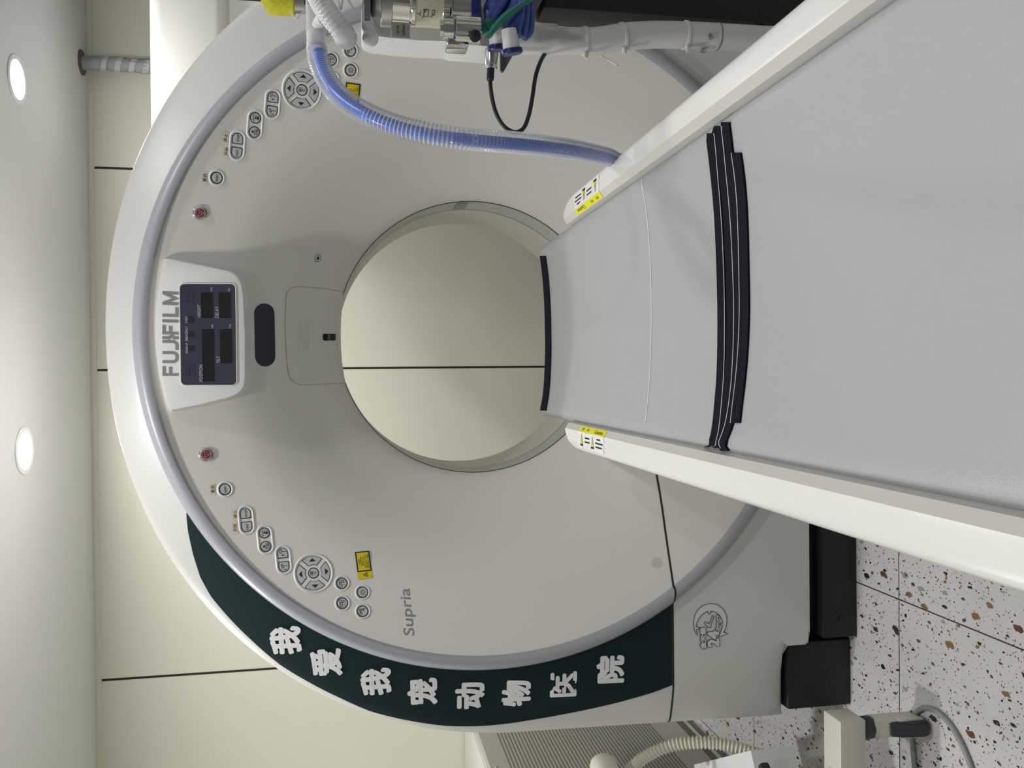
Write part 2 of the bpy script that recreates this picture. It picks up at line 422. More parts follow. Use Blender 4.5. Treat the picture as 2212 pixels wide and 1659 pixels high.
for t in ts:
    row = []
    for a in angs:
        ro = max(outline(a), .858); d = .852+(ro-.852)*t; row.append(Vector((XC+d*math.sin(a), rim_y(a, t, ro, crease(a, ro)), ZC+d*math.cos(a))))
    rows.append(row)
for dy, k in ((.012, 1.003), (.035, 1.0045), (.12, 1.004), (.787, .995)):
    row = []
    for a in angs:
        ro = max(outline(a), .858)*k; row.append(Vector((XC+ro*math.sin(a), 2.163+dy, max(.13, ZC+ro*math.cos(a)))))
    rows.append(row)
row = [Vector((XC+.5*math.sin(a), 2.955, ZC+.5*math.cos(a))) for a in angs]; rows.append(row)
for r_ in rows: v += r_
for i in range(len(rows)-1): f += [(i*NA+k, i*NA+(k+1) % NA, (i+1)*NA+(k+1) % NA, (i+1)*NA+k) for k in range(NA)]
RIM = (v, f)
FACE = revolve(PROF)
RINGP = [(.8145, 2.1225), (.8155, 2.114), (.818, 2.109), (.823, 2.1055), (.829, 2.104), (.835, 2.105), (.841, 2.108), (.847, 2.1135), (.851, 2.120), (.8525, 2.126)]
RING = revolve(RINGP)
for nm, G, m_, lo in (('upper_housing', RIM, M_HOUSE, 'up'), ('lower_housing', RIM, M_HOUSE, 'down'), ('front_panel', FACE, M_WHITE, 'up'), ('lower_front_panel', FACE, M_WHITE, 'down'),
                      ('accent_ring', RING, M_RING, 'up'), ('accent_ring', RING, M_RING, 'down')):
    cut(put(nm, *G, m_, ct, True, edge=28), SEAM_Z+(GAPZ if lo == 'up' else -GAPZ), lo)
g = Geo()
for G in (RIM, FACE, RING): g.add([Vector(p)+Vector((0, -.0009, 0)) for p in G[0]], G[1])
o = g.put('seam_gasket', M_SEAM, ct); cut(cut(o, SEAM_Z-.0024, 'up'), SEAM_Z+.0024, 'down')
bm = bmesh.new(); bm.from_mesh(o.data); bmesh.ops.bisect_plane(bm, geom=bm.verts[:]+bm.edges[:]+bm.faces[:], plane_co=(.05, 0, 0), plane_no=(1, 0, 0), clear_outer=True)
bmesh.ops.delete(bm, geom=[v for v in bm.verts if v.co.y > 2.6], context='VERTS'); bm.to_mesh(o.data); bm.free()
put('bore_liner', *revolve([(.392, 2.575), (.3935, 2.60), (.396, 2.85), (.42, 2.90), (.5, 2.955)]), M_BORE, ct, True)
put('scan_window', *revolve([(.3905, 2.455), (.3905, 2.575)]), M_SCAN, ct, True)
g = Geo()
for y in (2.456, 2.574): g.add(*revolve([(.3895, y-.0018), (.3895, y+.0018)]))
g.put('seam_line', M_LINE, ct, True)
# a darker splice patch on the window film and small screws
def bore_patch(a0, a1, y0, y1, r=.3893, n=8):
    v = []
    for k in range(n+1):
        a = R_(a0+(a1-a0)*k/n); v += [(XC+r*math.sin(a), y0, ZC+r*math.cos(a)), (XC+r*math.sin(a), y1, ZC+r*math.cos(a))]
    return v, [(2*k, 2*k+1, 2*k+3, 2*k+2) for k in range(n)]
put('film_splice', *bore_patch(83, 88, 2.47, 2.56), mat('film_splice', (.26, .27, .23), .5), ct)

# --- base
g = Geo(); g.add(*g_prism([(-.60, .0)] + [(.83, 0), (.83, .098), (-.60, .098)], 2.108, 2.30))
put('base_plinth', *g_box(-.715, .943, 2.108, 2.60, 0.0, .100, .006), M_BLACK, ct, True)
put('base_recess', *g_box(-.70, .93, 2.15, 2.60, .06, .150), M_BLACK, ct)
for s in (-1, 1):
    x0, x1 = sorted((XC+s*.842, XC+s*1.027))
    gg = Geo(); gg.add(*g_box(x0, x1, 2.138, 2.40, 0, .188, .010)); gg.add(*g_box(x0, x1, 2.45, 2.85, 0, .188, .010)); gg.add(*g_box(x0+.01, x1-.01, 2.36, 2.5, .04, .188))
    gg.put('corner_foot', M_BLACK, ct, True)
for x, z, y in ((-.667, .043, 2.1075), (-.820, .060, 2.1375)):
    p = (x, y, z); put('bolt_hole', *g_lathe([(.0125, -.001), (.0125, .003)], p, (0, 1, 0), 20), M_SEAM, ct)

# --- decals following the rim
def rim_pt(x, z, off=.002): return Vector((x, rim_at(x, z)-off, z))
def rim_hit(x, y, off=0): 
    p = hit(x, y, lambda a, b: rim_at(a, b), 2.18); return p
outer = [(402.6, 1108), (406, 1146), (417, 1196.6), (433, 1247), (455, 1287), (491, 1330), (545.5, 1384.6), (605, 1435.6), (668.5, 1474), (732, 1506), (799.6, 1536), (899, 1559), (967, 1568), (1038, 1568), (1176.6, 1550), (1315, 1522), (1453, 1479)]
def phit(x, y):
    p = rim_hit(x, y); a = math.atan2(p.x-XC, p.z-ZC) % (2*PI); ro = outline(a); return a, (math.hypot(p.x-XC, p.z-ZC)-.852)/(ro-.852)
ot = sorted([phit(*p) for p in outer])
def tlim(a):
    if a <= ot[0][0]: return ot[0][1]
    for (p, tp), (q, tq) in zip(ot, ot[1:]):
        if a <= q: return tp+(tq-tp)*(a-p)/(q-p)
    return max(0, ot[-1][1])
a0, a1 = ot[0][0]-.35, ot[-1][0]
v, f = [], []; NB, NT = 160, 16
for i in range(NB+1):
    a = a0+(a1-a0)*i/NB; ro = outline(a); tc = crease(a, ro); tm = max(.004, tlim(a))
    for k in range(NT+1):
        t = .004+(tm-.004)*k/NT; d = .852+(ro-.852)*t; v.append((XC+d*math.sin(a), rim_y(a, t, ro, tc)-.0012, ZC+d*math.cos(a)))
for i in range(NB):
    for k in range(NT): q = i*(NT+1)+k; f.append((q, q+1, q+NT+2, q+NT+1))
o = cut(put('green_band', v, f, M_GREEN, ct, True), SEAM_Z+.003, 'up'); o['label'] = 'dark green band along the left of the rim'
GB = o
def conform(v2, f2, cx_, cz_, fn, off, rot=0.0):
    c, s = math.cos(rot), math.sin(rot); out = []
    for q in v2:
        x, z = cx_+q.x*c-q.y*s, cz_+q.x*s+q.y*c; out.append(fn(x, z, off+(q[2] if len(q) > 2 else 0)))
    return out, f2
for ch, px, py, rt_ in (('我', 617, 1383, 2), ('爱', 705, 1431, 3), ('我', 812, 1472, 1), ('宠', 912, 1494, 2), ('动', 1015, 1502, 0), ('物', 1115, 1497, 0), ('医', 1217, 1478, -1), ('院', 1318, 1445, -2)):
    p = rim_hit(px, py); v2, f2 = bold2d(ch, .075, .072, .0034, 12)
    put('white_character', *conform(v2, f2, p.x, p.z, rim_pt, .0024, R_(rt_)), M_DECW, GB)

# --- 24 hours emblem on the lower housing
p0 = rim_hit(1535, 1352); KE = .00118/ (1382/100)*1.0
E0 = (690, 830)   # emblem centre in its own drawing units (picture turned upright): u right, v down
def em(pts): return [((1659-0-(q[1])-0)*0, 0) for q in pts]
def eu(x, y): return ((E0[1]-y)*KE, (E0[0]-x)*KE)
def emb(lines, wd, off, m_, name='emblem_outline'):
    v2, f2 = strokes([[eu(*p) for p in L] for L in lines], wd); return conform(v2, f2, p0.x, p0.z, rim_pt, off)
M_EMF = mat('emblem_fill', (.70, .70, .69), .5)
fill = [(255, 1100), (190, 1010), (140, 880), (125, 700), (150, 520), (220, 370), (330, 250), (460, 175), (600, 140), (740, 140), (880, 170), (1010, 250), (1110, 350), (1180, 470), (1220, 620), (1215, 780), (1180, 920), (1110, 1050), (1260, 1095), (940, 1190), (1040, 960), (1085, 830), (1000, 800), (1000, 775), (1090, 760), (1060, 640), (980, 520), (880, 430), (760, 380), (680, 370), (672, 450), (608, 450), (600, 370), (480, 410), (370, 490), (280, 600), (225, 730), (210, 830), (310, 840), (310, 900), (215, 905), (230, 1000)]
v2 = [Vector(eu(*p)) for p in fill]
bm = bmesh.new(); bv = [bm.verts.new((q.x, q.y, 0)) for q in v2]; fc = bm.faces.new(bv); bmesh.ops.triangulate(bm, faces=[fc]); bm.verts.index_update()
tri = [[q.index for q in k.verts] for k in bm.faces]; bm.free()
em0 = put('clock_emblem', *conform(v2, tri, p0.x, p0.z, rim_pt, .0012), M_EMF, ct)
em0['label'] = 'green outlined round clock emblem'
g = Geo(); g.add(*emb([fill+[fill[0]], [(500, 680), (640, 760), (740, 510), (800, 530), (700, 790), (690, 880), (610, 880), (470, 740), (500, 680)]], .0016, .0016, M_EMB))
def eput(s, x, y, h, w_, off):
    u, z = eu(x, y)
    bo = .0011*h/235
    a, b = bold2d(s, h*KE, w_*KE, bo+.0017); g.add(*conform([q+Vector((u, z, 0)) for q in a], b, p0.x, p0.z, rim_pt, .0018))
    a, b = bold2d(s, h*KE-.0034, w_*KE-.0034, bo); g2.add(*conform([q+Vector((u, z, 0)) for q in a], b, p0.x, p0.z, rim_pt, .0026))
g2 = Geo()
eput('全天候', 425, 1190, 235, 720, 0); eput('24', 765, 1230, 420, 540, 0); eput('hours', 895, 720, 140, 480, 0)
g.put('emblem_outline', M_EMB, em0); g2.put('emblem_lettering', M_EMF, em0)

# --- things on the front panel
class Local:
    """2-D drawing on the front panel around a centre: a = right, b = up, h = out"""
    def __init__(s, px, py, flat=True):
        p = hit(px, py, face_y); s.c = Vector((p.x, face_y(p.x, p.z), p.z)); s.n = face_n(p.x, p.z)
        s.u = (Vector((1, 0, 0))-s.n*s.n.x).normalized(); s.v = s.n.cross(s.u)*1.0
        if s.v.z < 0: s.v = -s.v
    def P(s, a, b, h=0): return s.c+s.u*a+s.v*b+s.n*h
    def flat(s, v2, f2, h): return [s.P(q[0], q[1], h) for q in v2], f2
    def loops(s, rings):
        """rings: list of (list of (a,b), h) all same length -> skin"""
        n = len(rings[0][0]); v, f = [], []
        for L, h in rings: v += [s.P(a, b, h) for a, b in L]
        for i in range(len(rings)-1): f += [(i*n+k, i*n+(k+1) % n, (i+1)*n+(k+1) % n, (i+1)*n+k) for k in range(n)]
        return v, f, n
K = .00114
def pill(L, r, n=16):
    return [(L+r*math.cos(R_(-90+180*k/n)), r*math.sin(R_(-90+180*k/n))) for k in range(n+1)]+[(-L+r*math.cos(R_(90+180*k/n)), r*math.sin(R_(90+180*k/n))) for k in range(n+1)]
def shift(L, da, db=0): return [(a+da, b+db) for a, b in L]
def bezel(lc, L, r, name='control_button'):
    v, f, n = lc.loops([(pill(L, r+.0012), -.001), (pill(L, r), .0012), (pill(L, r-.0014), .0026), (pill(L, r-.0028), .0027), (pill(L, r-.0048), -.0004), (pill(L, r-.0052), -.0008)])
    f.append(tuple((5*n)+k for k in range(n)))
    return put(name, v, f, M_RIMW, ct, True)
def dshape(side, wd=11.2, hh=11.2):
    r = wd*K; rr = 2.2*K
    L = [(side*a, b) for a, b in ([(-r, -r+rr)]+arc(-r+rr, -r+rr, rr, 180, 270, 4)+[(0, -r)]+arc(0, 0, r, -90, 90, 20)+arc(-r+rr, r-rr, rr, 90, 180, 4))]
    return L if side > 0 else L[::-1]
def inset(L, k):
    ca = sum(p[0] for p in L)/len(L); cb = sum(p[1] for p in L)/len(L); return [(ca+(a-ca)*k, cb+(b-cb)*k) for a, b in L]
def keycap(lc, L, parent, k=.84, sym=None, wd=.9):
    n = len(L); g = Geo()
    v, f, _ = lc.loops([(L, -.001), (L, .0010), (inset(L, .96), .0014)]); f.append(tuple(2*n+i for i in range(n))); g.add(v, f, 0)
    L2 = inset(L, k); v, f, _ = lc.loops([(L2, .0012), (L2, .0018), (inset(L2, .9), .0021)]); f.append(tuple(2*n+i for i in range(n))); g.add(v, f, 1)
    o = g.put('key', [M_INK, M_KEY], parent)
    if sym:
        ca = sum(p[0] for p in L)/n; cb = sum(p[1] for p in L)/n
        if isinstance(sym, str):
            v2, f2 = text2d(sym, 4.6*K, .01, 0, 1, 15*K)
            put('symbol', *lc.flat([(q.x+ca, q.y+cb) for q in v2], f2, .0026), M_INK, parent)
        else:
            gg = Geo()
            for item in sym:
                if item[0] == 't': v2, f2 = text2d(item[1], item[4]*K, .012); v2 = [(q.x+ca+item[2]*K, q.y+cb+item[3]*K) for q in v2]
                elif item[0] == 'f': v2 = [(ca+a*K, cb+b*K) for a, b in item[1]]; f2 = [tuple(range(len(v2)))]
                else: v2, f2 = strokes([[(ca+a*K, cb+b*K) for a, b in q] for q in item[1]], wd*K)
                gg.add(*lc.flat(v2, f2, .0026))
            gg.put('symbol', M_INK, parent)
    return o
circ = lambda r, n=28: [(r*math.cos(2*PI*k/n), r*math.sin(2*PI*k/n)) for k in range(n)]
def rect(x0, y0, x1, y1): return [(x0, y0), (x1, y0), (x1, y1), (x0, y1), (x0, y0)]
TBL = [('l', [rect(-4, 3, 4, 7), [(-1.5, 3), (-1.5, -6)], [(1.5, 3), (1.5, -6)], [(-1.3, 3), (-1.3, 7)], [(1.3, 3), (1.3, 7)]])]
TABLE2 = [('l', [rect(-7, 1, 1, 6), [(2, 1), (7, 1), (7, 6), (2, 6)], [(1.5, 8), (1.5, -7)], [(-3, 1), (-3, 6)]]), ('t', '2', -4, -4, 4), ('l', [[(4, -1), (4, -5), (7, -5)], [(4, -3), (7, -3)]])]
TABLE1 = [('l', [rect(-7, 1, 1, 6), [(2, 1), (7, 1), (7, 6), (2, 6)], [(1.5, 6), (1.5, -7)], [(-3, 1), (-3, 6)]]), ('t', '1', -4, -4, 4), ('l', [[(4, -1), (6, -3), (4, -5)]])]
SUN = [('l', [arc(0, 0, 3.4, 0, 360, 16)]+[[(4.6*math.cos(R_(q)), 4.6*math.sin(R_(q))), (7.2*math.cos(R_(q)), 7.2*math.sin(R_(q)))] for q in range(0, 360, 45)])]
BED = [('l', [rect(-6, 3, 3, 7), [(3, 7), (5, 7), (5, -7)], [(-3, 3), (-3, 7)], [(0, 3), (0, 7)], [(0, 0), (4, -2)], [(1, -2), (4, -2), (3, 1)]])]
TILTU = [('l', [[(-1, 5), (6, 2), (7, 5), (0, 8), (-1, 5)], [(2, 4), (2, -7)], [(-6, -2), (-5, 3)], [(-7, 1), (-5, 3), (-4, 0)]])]
TILTD = [('l', [[(-1, 2), (6, 5), (5, 8), (-2, 5), (-1, 2)], [(2, 4), (2, -7)], [(-5, 4), (-6, -2)], [(-7, 0), (-6, -2), (-4, -1)]])]
ZERO = [('l', [[(-7, 0), (7, 0)], [(-3, 6), (3, 2)], [(-3, 2), (3, 6)], [(0, 1.5), (0, 7)]]), ('t', '0.00', 0, -4.5, 5)]
FEED = [('l', [[(-3, 8), (-3, 5), (-8, 3)], [(3, 8), (3, 5), (8, 3)], [(-2, 3), (0, 5), (2, 3)]]), ('f', [(-2, -1), (0, -2.4), (2, -1), (2, 1), (0, 2.4), (-2, 1)]), ('f', rect(-2.5, -7, 2.5, -3)[:4]), ('l', [[(4, 2), (4, -7)]])]
def round_button(px, py, sym):
    lc = Local(px, py); b = bezel(lc, 0, 17*K); keycap(lc, circ(12.2*K), b, .83, sym); return b
def pill_button(px, py, kind):
    lc = Local(px, py); b = bezel(lc, 14.6*K, 17*K); d = 14.4*K
    if kind == 'start': keycap(lc, shift(dshape(-1), -d), b, .86, 'START'); keycap(lc, shift(dshape(1), d), b, .86, 'STOP')
    elif kind == 'tilt': keycap(lc, shift(dshape(-1), -d), b, .86, TILTD); keycap(lc, shift(dshape(1), d), b, .86, TILTU)
    else: keycap(lc, shift(circ(11.6*K), -d), b, .83, ZERO); keycap(lc, shift(circ(11.6*K), d), b, .83, FEED)
def sticker(px, py, s, w_=24, h=11.5):
    lc = Local(px, py); L = rect(-w_/2*K, -h/2*K, w_/2*K, h/2*K)[:4]; o = put('paper_sticker', *lc.flat(L, [(0, 1, 2, 3)], .0008), M_CREAM, ct)
    v2, f2 = text2d(s, 8*K, .005, 0, 1, 16.5*K); put('printed_word', *lc.flat(v2, f2, .0014), M_BROWN, o)
def emergency(px, py):
    lc = Local(px, py); v, f, n = lc.loops([(circ(16*K, 32), 0), (circ(15*K, 32), .003), (circ(13.5*K, 32), .005), (circ(11.8*K, 32), .0045), (circ(11.2*K, 32), .002)])
    f.append(tuple(4*n+k for k in range(n))); b = put('emergency_button', v, f, M_CHROME, ct, True)
    v, f, n = lc.loops([(circ(10.4*K, 32), .002), (circ(10.0*K, 32), .0042), (circ(9.4*K, 32), .0046)]); f.append(tuple(2*n+k for k in range(n)))
    o = put('red_cap', v, f, M_RED, b, True); o['label'] = 'dark red cap'
    v2, f2 = strokes([[(a*K, c*K) for a, c in arc(0, 0, 9, 0, 360, 28)], [(a*K, c*K) for a, c in ((-6.5, 4), (6.5, 4), (0, -8.5), (-6.5, 4))], [(0, 2*K), (0, -4.5*K)]], 1.3*K)
    put('pink_symbol', *lc.flat(v2, f2, .0052), M_PINK, b)
def dial(px, py):
    lc = Local(px, py); C = lambda r: circ(r*K, 64)
    v, f, n = lc.loops([(C(44), -.001), (C(43), .0018), (C(41), .0034), (C(39.2), .0026), (C(38), .0004)]); f.append(tuple(4*n+k for k in range(n)))
    b = put('control_dial', v, f, M_RIMW, ct, True)
    for q in (0, 90, 180, 270):
        L = arc(0, 0, 36.5*K, q-38, q+38, 14)+arc(0, 0, 17.5*K, q+30, q-30, 8)
        ar = {0: [(25, -7), (25, 7), (32, 0)], 90: [(-7, 25), (7, 25), (0, 32)], 180: [(-25, 7), (-25, -7), (-32, 0)], 270: [(7, -25), (-7, -25), (0, -32)]}[q]
        cc = Local.P
        ca = sum(p[0] for p in L)/len(L)/K; cb = sum(p[1] for p in L)/len(L)/K
        tri = [(a-ca, c-cb) for a, c in ar]
        keycap(lc, L, b, .90, [('f', tri)])
    keycap(lc, circ(11.8*K), b, .83, TBL)
def warn_label(px, py):
    lc = Local(px, py); L = rect(-31*K, -16.5*K, 31*K, 16.5*K)[:4]; o = put('warning_label', *lc.flat(L, [(0, 1, 2, 3)], .0008), M_YELL, ct)
    o['label'] = 'yellow warning label with a black frame'
    g = Geo(); g.add(*lc.flat(*strokes([[(a*K, b*K) for a, b in rect(-13.5, -15, 29.5, 15)]], 2.6*K), .0014))
    g.add(*lc.flat(*strokes([[(a*K, b*K) for a, b in ((-27, -5), (-17, -5), (-22, 4.5), (-27, -5))]], 1.0*K), .0014))
    g.add(*lc.flat([(a*K, b*K) for a, b in circ(1.4, 10)], [tuple(range(10))], .0014)); 
    for k in range(10): g.v[-1-k] += lc.u*(-22*K)+lc.v*(-2*K)
    for s, w_, y in (('激光辐射', 11, 9.5), ('勿直视激光束', 22, 5.4), ('2类激光产品', 18, 1.2), ('波长: 600-700nm', 28, -3), ('最大输出: 1.0mW', 30, -7), ('GB7247.1-2001', 33, -11)):
        v2, f2 = text2d(s, 3.1*K, .004, 0, 1, w_*K); g.add(*lc.flat([(q.x+8*K, q.y+y*K) for q in v2], f2, .0014))
    g.put('label_print', M_INK, o)
emergency(445, 982); emergency(432, 460)
round_button(486, 1057, 'RESET'); round_button(468, 384, 'RESET')
sticker(459, 1057, '重启'); sticker(441.5, 384, '重启', 26)
pill_button(531.5, 1123.5, 'start'); pill_button(512, 314.5, 'start')
for a in ((508, 1111, '停止'), (507.5, 1140, '开始'), (487, 298, '停止'), (488.5, 327, '开始')): sticker(*a, 27, 12)
pill_button(572.5, 1166, 'zero'); pill_button(550.5, 270, 'zero')
pill_button(612, 1209.5, 'tilt'); pill_button(588.5, 225, 'tilt')
dial(677, 1238); dial(652, 194.5)
for a in ((738.5, 1260, TABLE2), (739.5, 1303, TABLE1), (783, 1279.5, SUN), (783.5, 1320.5, BED), (715, 129, TABLE2), (757, 109, BED), (757.5, 151.5, SUN), (717, 170, TABLE1)): round_button(*a)
warn_label(785.5, 1220.5); warn_label(760, 211)
# lettering
lc = Local(882, 1322); v2, f2 = text2d('Supria', 31*K, .006, .12, 1, 104*K)
put('scanner_lettering', *lc.flat(v2, f2, .0008), M_GREYT, ct)
lc = Local(1419, 1216); v, f, n = lc.loops([(circ(13*K, 32), .0004), (circ(12.6*K, 32), .001)]); f.append(tuple(n+k for k in range(n))); put('clear_dot_sticker', v, f, M_DISC, ct)

# conforming patches on the funnel
def patch(pts_px, off, nring=8, dense=6):
    P = [hit(x, y, face_y, 2.25) for x, y in pts_px]; cxx = sum(p.x for p in P)/len(P); czz = sum(p.z for p in P)/len(P); L = []
    for i, p in enumerate(P):
        q = P[(i+1) % len(P)]; L += [(p.x+(q.x-p.x)*k/dense, p.z+(q.z-p.z)*k/dense) for k in range(dense)]
    n = len(L); v, f = [], []
    for j in range(nring, 0, -1): v += [face_pt(cxx+(x-cxx)*j/nring, czz+(z-czz)*j/nring, off) for x, z in L]
    v.append(face_pt(cxx, czz, off))
    for j in range(nring-1): f += [(j*n+k, j*n+(k+1) % n, (j+1)*n+(k+1) % n, (j+1)*n+k) for k in range(n)]
    f += [((nring-1)*n+k, (nring-1)*n+(k+1) % n, nring*n) for k in range(n)]
    rim_ = [face_pt(x, z, -.003) for x, z in L]; b = len(v); v += rim_; f += [(k, (k+1) % n, b+(k+1) % n, b+k) for k in range(n)]
    return v, f, L
def pxpill(cx_, cy_, hw, hl, n=14, lean=0.0):
    return [(cx_+hw*math.cos(R_(180*k/n))+lean*(hl-hw+hw*math.sin(R_(180*k/n))), cy_+(hl-hw)+hw*math.sin(R_(180*k/n))) for k in range(n+1)]+[(cx_-hw*math.cos(R_(180*k/n))-lean*(hl-hw), cy_-(hl-hw)-hw*math.sin(R_(180*k/n))) for k in range(n+1)]
v, f, L = patch(pxpill(571.5, 723.5, 21.5, 68, lean=.02), .0015); put('dark_window', v, f, M_NAVY, ct, True)['label'] = 'dark navy pill-shaped window above the bore'
hat = [(618, 640), (622, 629), (632, 622), (645, 620), (690, 623), (735, 630), (740, 636), (738.5, 660), (735.5, 700), (735.5, 740), (738, 780), (744, 822), (742, 827), (700, 829), (655, 831), (640, 828), (628, 818), (622, 800), (617, 740), (616, 690)]
hat = [(p.x, p.y) for p in spline([Vector((a, b, 0)) for a, b in hat+[hat[0]]], 3)][:-1]
v, f, L = patch(hat, .0022, 10, 2); ht = put('access_hatch', v, f, mat('hatch_plastic', (.70, .695, .655), .45), ct, True)
g = Geo()
v2 = [Vector(q) for q in L]; sv, sf = strokes([v2+[v2[0]]], .0018); g.add([face_pt(q.x, q.y, .0006) for q in sv], sf); g.put('hatch_seam', mat('hatch_seam', (.40, .395, .37), .6), ht)
def rpx(x0, y0, x1, y1, r): return [(x0+(x1-x0)/2+a, y0+(y1-y0)/2+b) for a, b in rrect(x1-x0, y1-y0, r, 4)]
v, f, L = patch(rpx(645, 692, 671, 760, 6), .0040, 4, 2); put('laser_window_frame', v, f, M_WHITE, ht, True)
v, f, L = patch(rpx(648, 696, 666, 757, 4), .0050, 4, 2); o = put('laser_window', v, f, mat('laser_glass_grey', (.66, .655, .62), .3), ht)
v, f, L = patch(rpx(693, 718, 727, 740, 6), .0040, 4, 2); put('sensor_frame', v, f, M_WHITE, ht, True)
v, f, L = patch(rpx(695, 721, 723, 736, 4), .0050, 4, 2); put('sensor_glass', v, f, M_DARKW, ht)
v, f, L = patch(rpx(705, 722, 710, 735, 1), .0056, 2, 2); put('sensor_strip', v, f, mat('sensor_strip', (.10, .11, .085), .3), ht)
lc = Local(685.5, 557.5); v, f, n = lc.loops([(circ(8.5*K, 24), 0), (circ(8*K, 24), .002), (circ(7.2*K, 24), .0026)]); f.append(tuple(2*n+k for k in range(n))); ch = put('camera_ring', v, f, M_WHITE, ct)
g = Geo(); g.add(*lc.flat(*strokes([arc(0, 0, 8.6*K, 0, 360, 24)], .0012), .0032)); v, f, n = lc.loops([(circ(4*K, 20), .0028), (circ(3.6*K, 20), .0034)]); f.append(tuple(n+k for k in range(n))); g.add(v, f); g.put('camera_lens', M_INK, ch)

# --- display console at the top of the front panel
def con_y(x, z): return 2.106+(1.80-z)*.27
def con_hit(x, y): return hit(x, y, con_y, 2.13)
cpx = [(354.3, 557.9), (347, 590), (340, 635), (336, 680), (335, 722), (338, 765), (344, 813), (354, 850), (363, 880), (370, 886.5), (430, 875), (490, 860), (508, 854), (520, 846), (528, 834), (530, 815), (530, 725), (526, 640), (522, 612), (515, 599), (506, 590), (493, 585), (440, 574), (395, 565), (362, 558)]
P = [con_hit(*p) for p in cpx]; n = len(P); cxx = sum(p.x for p in P)/n; czz = sum(p.z for p in P)/n
def scl(p, k): return Vector((cxx+(p.x-cxx)*k, 0, czz+(p.z-czz)*k))
v, f = [], []
for k, dy in ((1.035, 'face'), (1.012, .014), (1.0, .004), (.992, .0006), (.978, 0)):
    for p in P:
        q = scl(p, k); v.append((q.x, (face_y(q.x, q.z)+.004) if dy == 'face' else con_y(q.x, q.z)+dy, q.z))
for i in range(4): f += [(i*n+k, i*n+(k+1) % n, (i+1)*n+(k+1) % n, (i+1)*n+k) for k in range(n)]
f.append(tuple(4*n+k for k in range(n)))
con = put('display_console', v, f, M_RIMW, ct, True, edge=50); con['label'] = 'white raised display console at the top of the ring'
def con_geo(px_loops, off): 
    g = Geo()
    for L in px_loops:
        q = [con_hit(*p) for p in L]; g.add([(p.x, p.y-off, p.z) for p in q], [tuple(range(len(q)))])
    return g
def cpt(x, z, off): return Vector((x, con_y(x, z)-off, z))
def con_text(s, px, py, hpx, wpx, off=.0042, bold=.004, geo=None, rot=0):
    c = con_hit(px, py); k = .00110; v2, f2 = text2d(s, hpx*k, bold, 0, 1, wpx*k); a = conform(v2, f2, c.x, c.z, cpt, off, rot)
    geo.add(*a)
lean = lambda x, y: (x+(y-722)*.013, y)
def crect(x0, y0, x1, y1, r=0): 
    L = [(x0, y0), (x1, y0), (x1, y1), (x0, y1)] if not r else rpx(x0, y0, x1, y1, r)
    return [lean(*p) for p in L]
v, f = [], []
Lf = crect(388, 611, 512.5, 834, 12); Li = crect(391, 614, 509.5, 831, 9)
q1 = [con_hit(*p) for p in Lf]; q2 = [con_hit(*p) for p in Li]; n = len(q1)
v = [(p.x, p.y-.0002, p.z) for p in q1]+[(p.x, p.y-.0035, p.z) for p in [a.lerp(b, .5) for a, b in zip(q1, q2)]]+[(p.x, p.y-.001, p.z) for p in q2]
f = [(i*n+k, i*n+(k+1) % n, (i+1)*n+(k+1) % n, (i+1)*n+k) for i in range(2) for k in range(n)]
put('screen_frame', v, f, M_RIMW, con, True)
con_geo([Li], .0016).put('display_screen', M_SCREEN, con)
wins = [(435.5, 632, 461, 687), (474, 632, 499.5, 687), (437, 711.5, 462.5, 824), (475.5, 711.5, 501, 785)]
con_geo([crect(a, b, c, d, 1.5) for a, b, c, d in wins], .0026).put('digit_window', M_DARKW, con)
con_geo([crect(406.5, b, 420, b+13, 2) for b in (684, 715, 746.5)], .0026).put('indicator_lamp', M_REDW, con)
con_geo([crect(404+q, b, 409+q, b+26, 0) for q in (0, 11) for b in (631, 786)], .0022).put('faded_print', mat('faded_print', (.030, .033, .055), .5), con)
g = Geo()
for (a, b, c, d), nd in zip(wins, (3, 3, 6, 4)):
    for k in range(nd):
        yy = b+(d-b)*(k+.5)/nd; xx = (a+c)/2; h = 6
        for L in ([(xx-h, yy-3.5), (xx-h, yy+3.5)], [(xx, yy-3.5), (xx, yy+3.5)], [(xx+h, yy-3.5), (xx+h, yy+3.5)], [(xx-h, yy-4), (xx+h, yy-4)], [(xx-h, yy+4), (xx+h, yy+4)]):
            q = [con_hit(*lean(*p)) for p in L]; v2, f2 = strokes([[(p.x, p.z) for p in q]], .0011); g.add([cpt(p.x, p.y, .0031) for p in v2], f2)
g.put('digit_segments', M_SEG, con)
g = Geo()
for s, x, y, h, w_ in (('HEIGHT', 430.5, 672, 6.8, 28), ('DELAY', 469, 674.5, 6.8, 25), ('POSITION', 434.5, 806, 6.8, 36), ('TILT', 472, 777, 6.8, 15), ('X-RAY', 403, 690.5, 5, 15), ('EMERGENCY', 403.5, 720.5, 5, 32), ('WARM UP', 404, 752.5, 5, 23), ('mm', 457, 625.5, 3.4, 8.5), ('sec', 495, 626, 3.4, 8), ('mm', 459, 705, 3.4, 8), ('deg', 497, 704.5, 4, 9)):
    con_text(s, x, y, h, w_, .0024, .003, g)
g.put('display_lettering', M_SCRT, con)
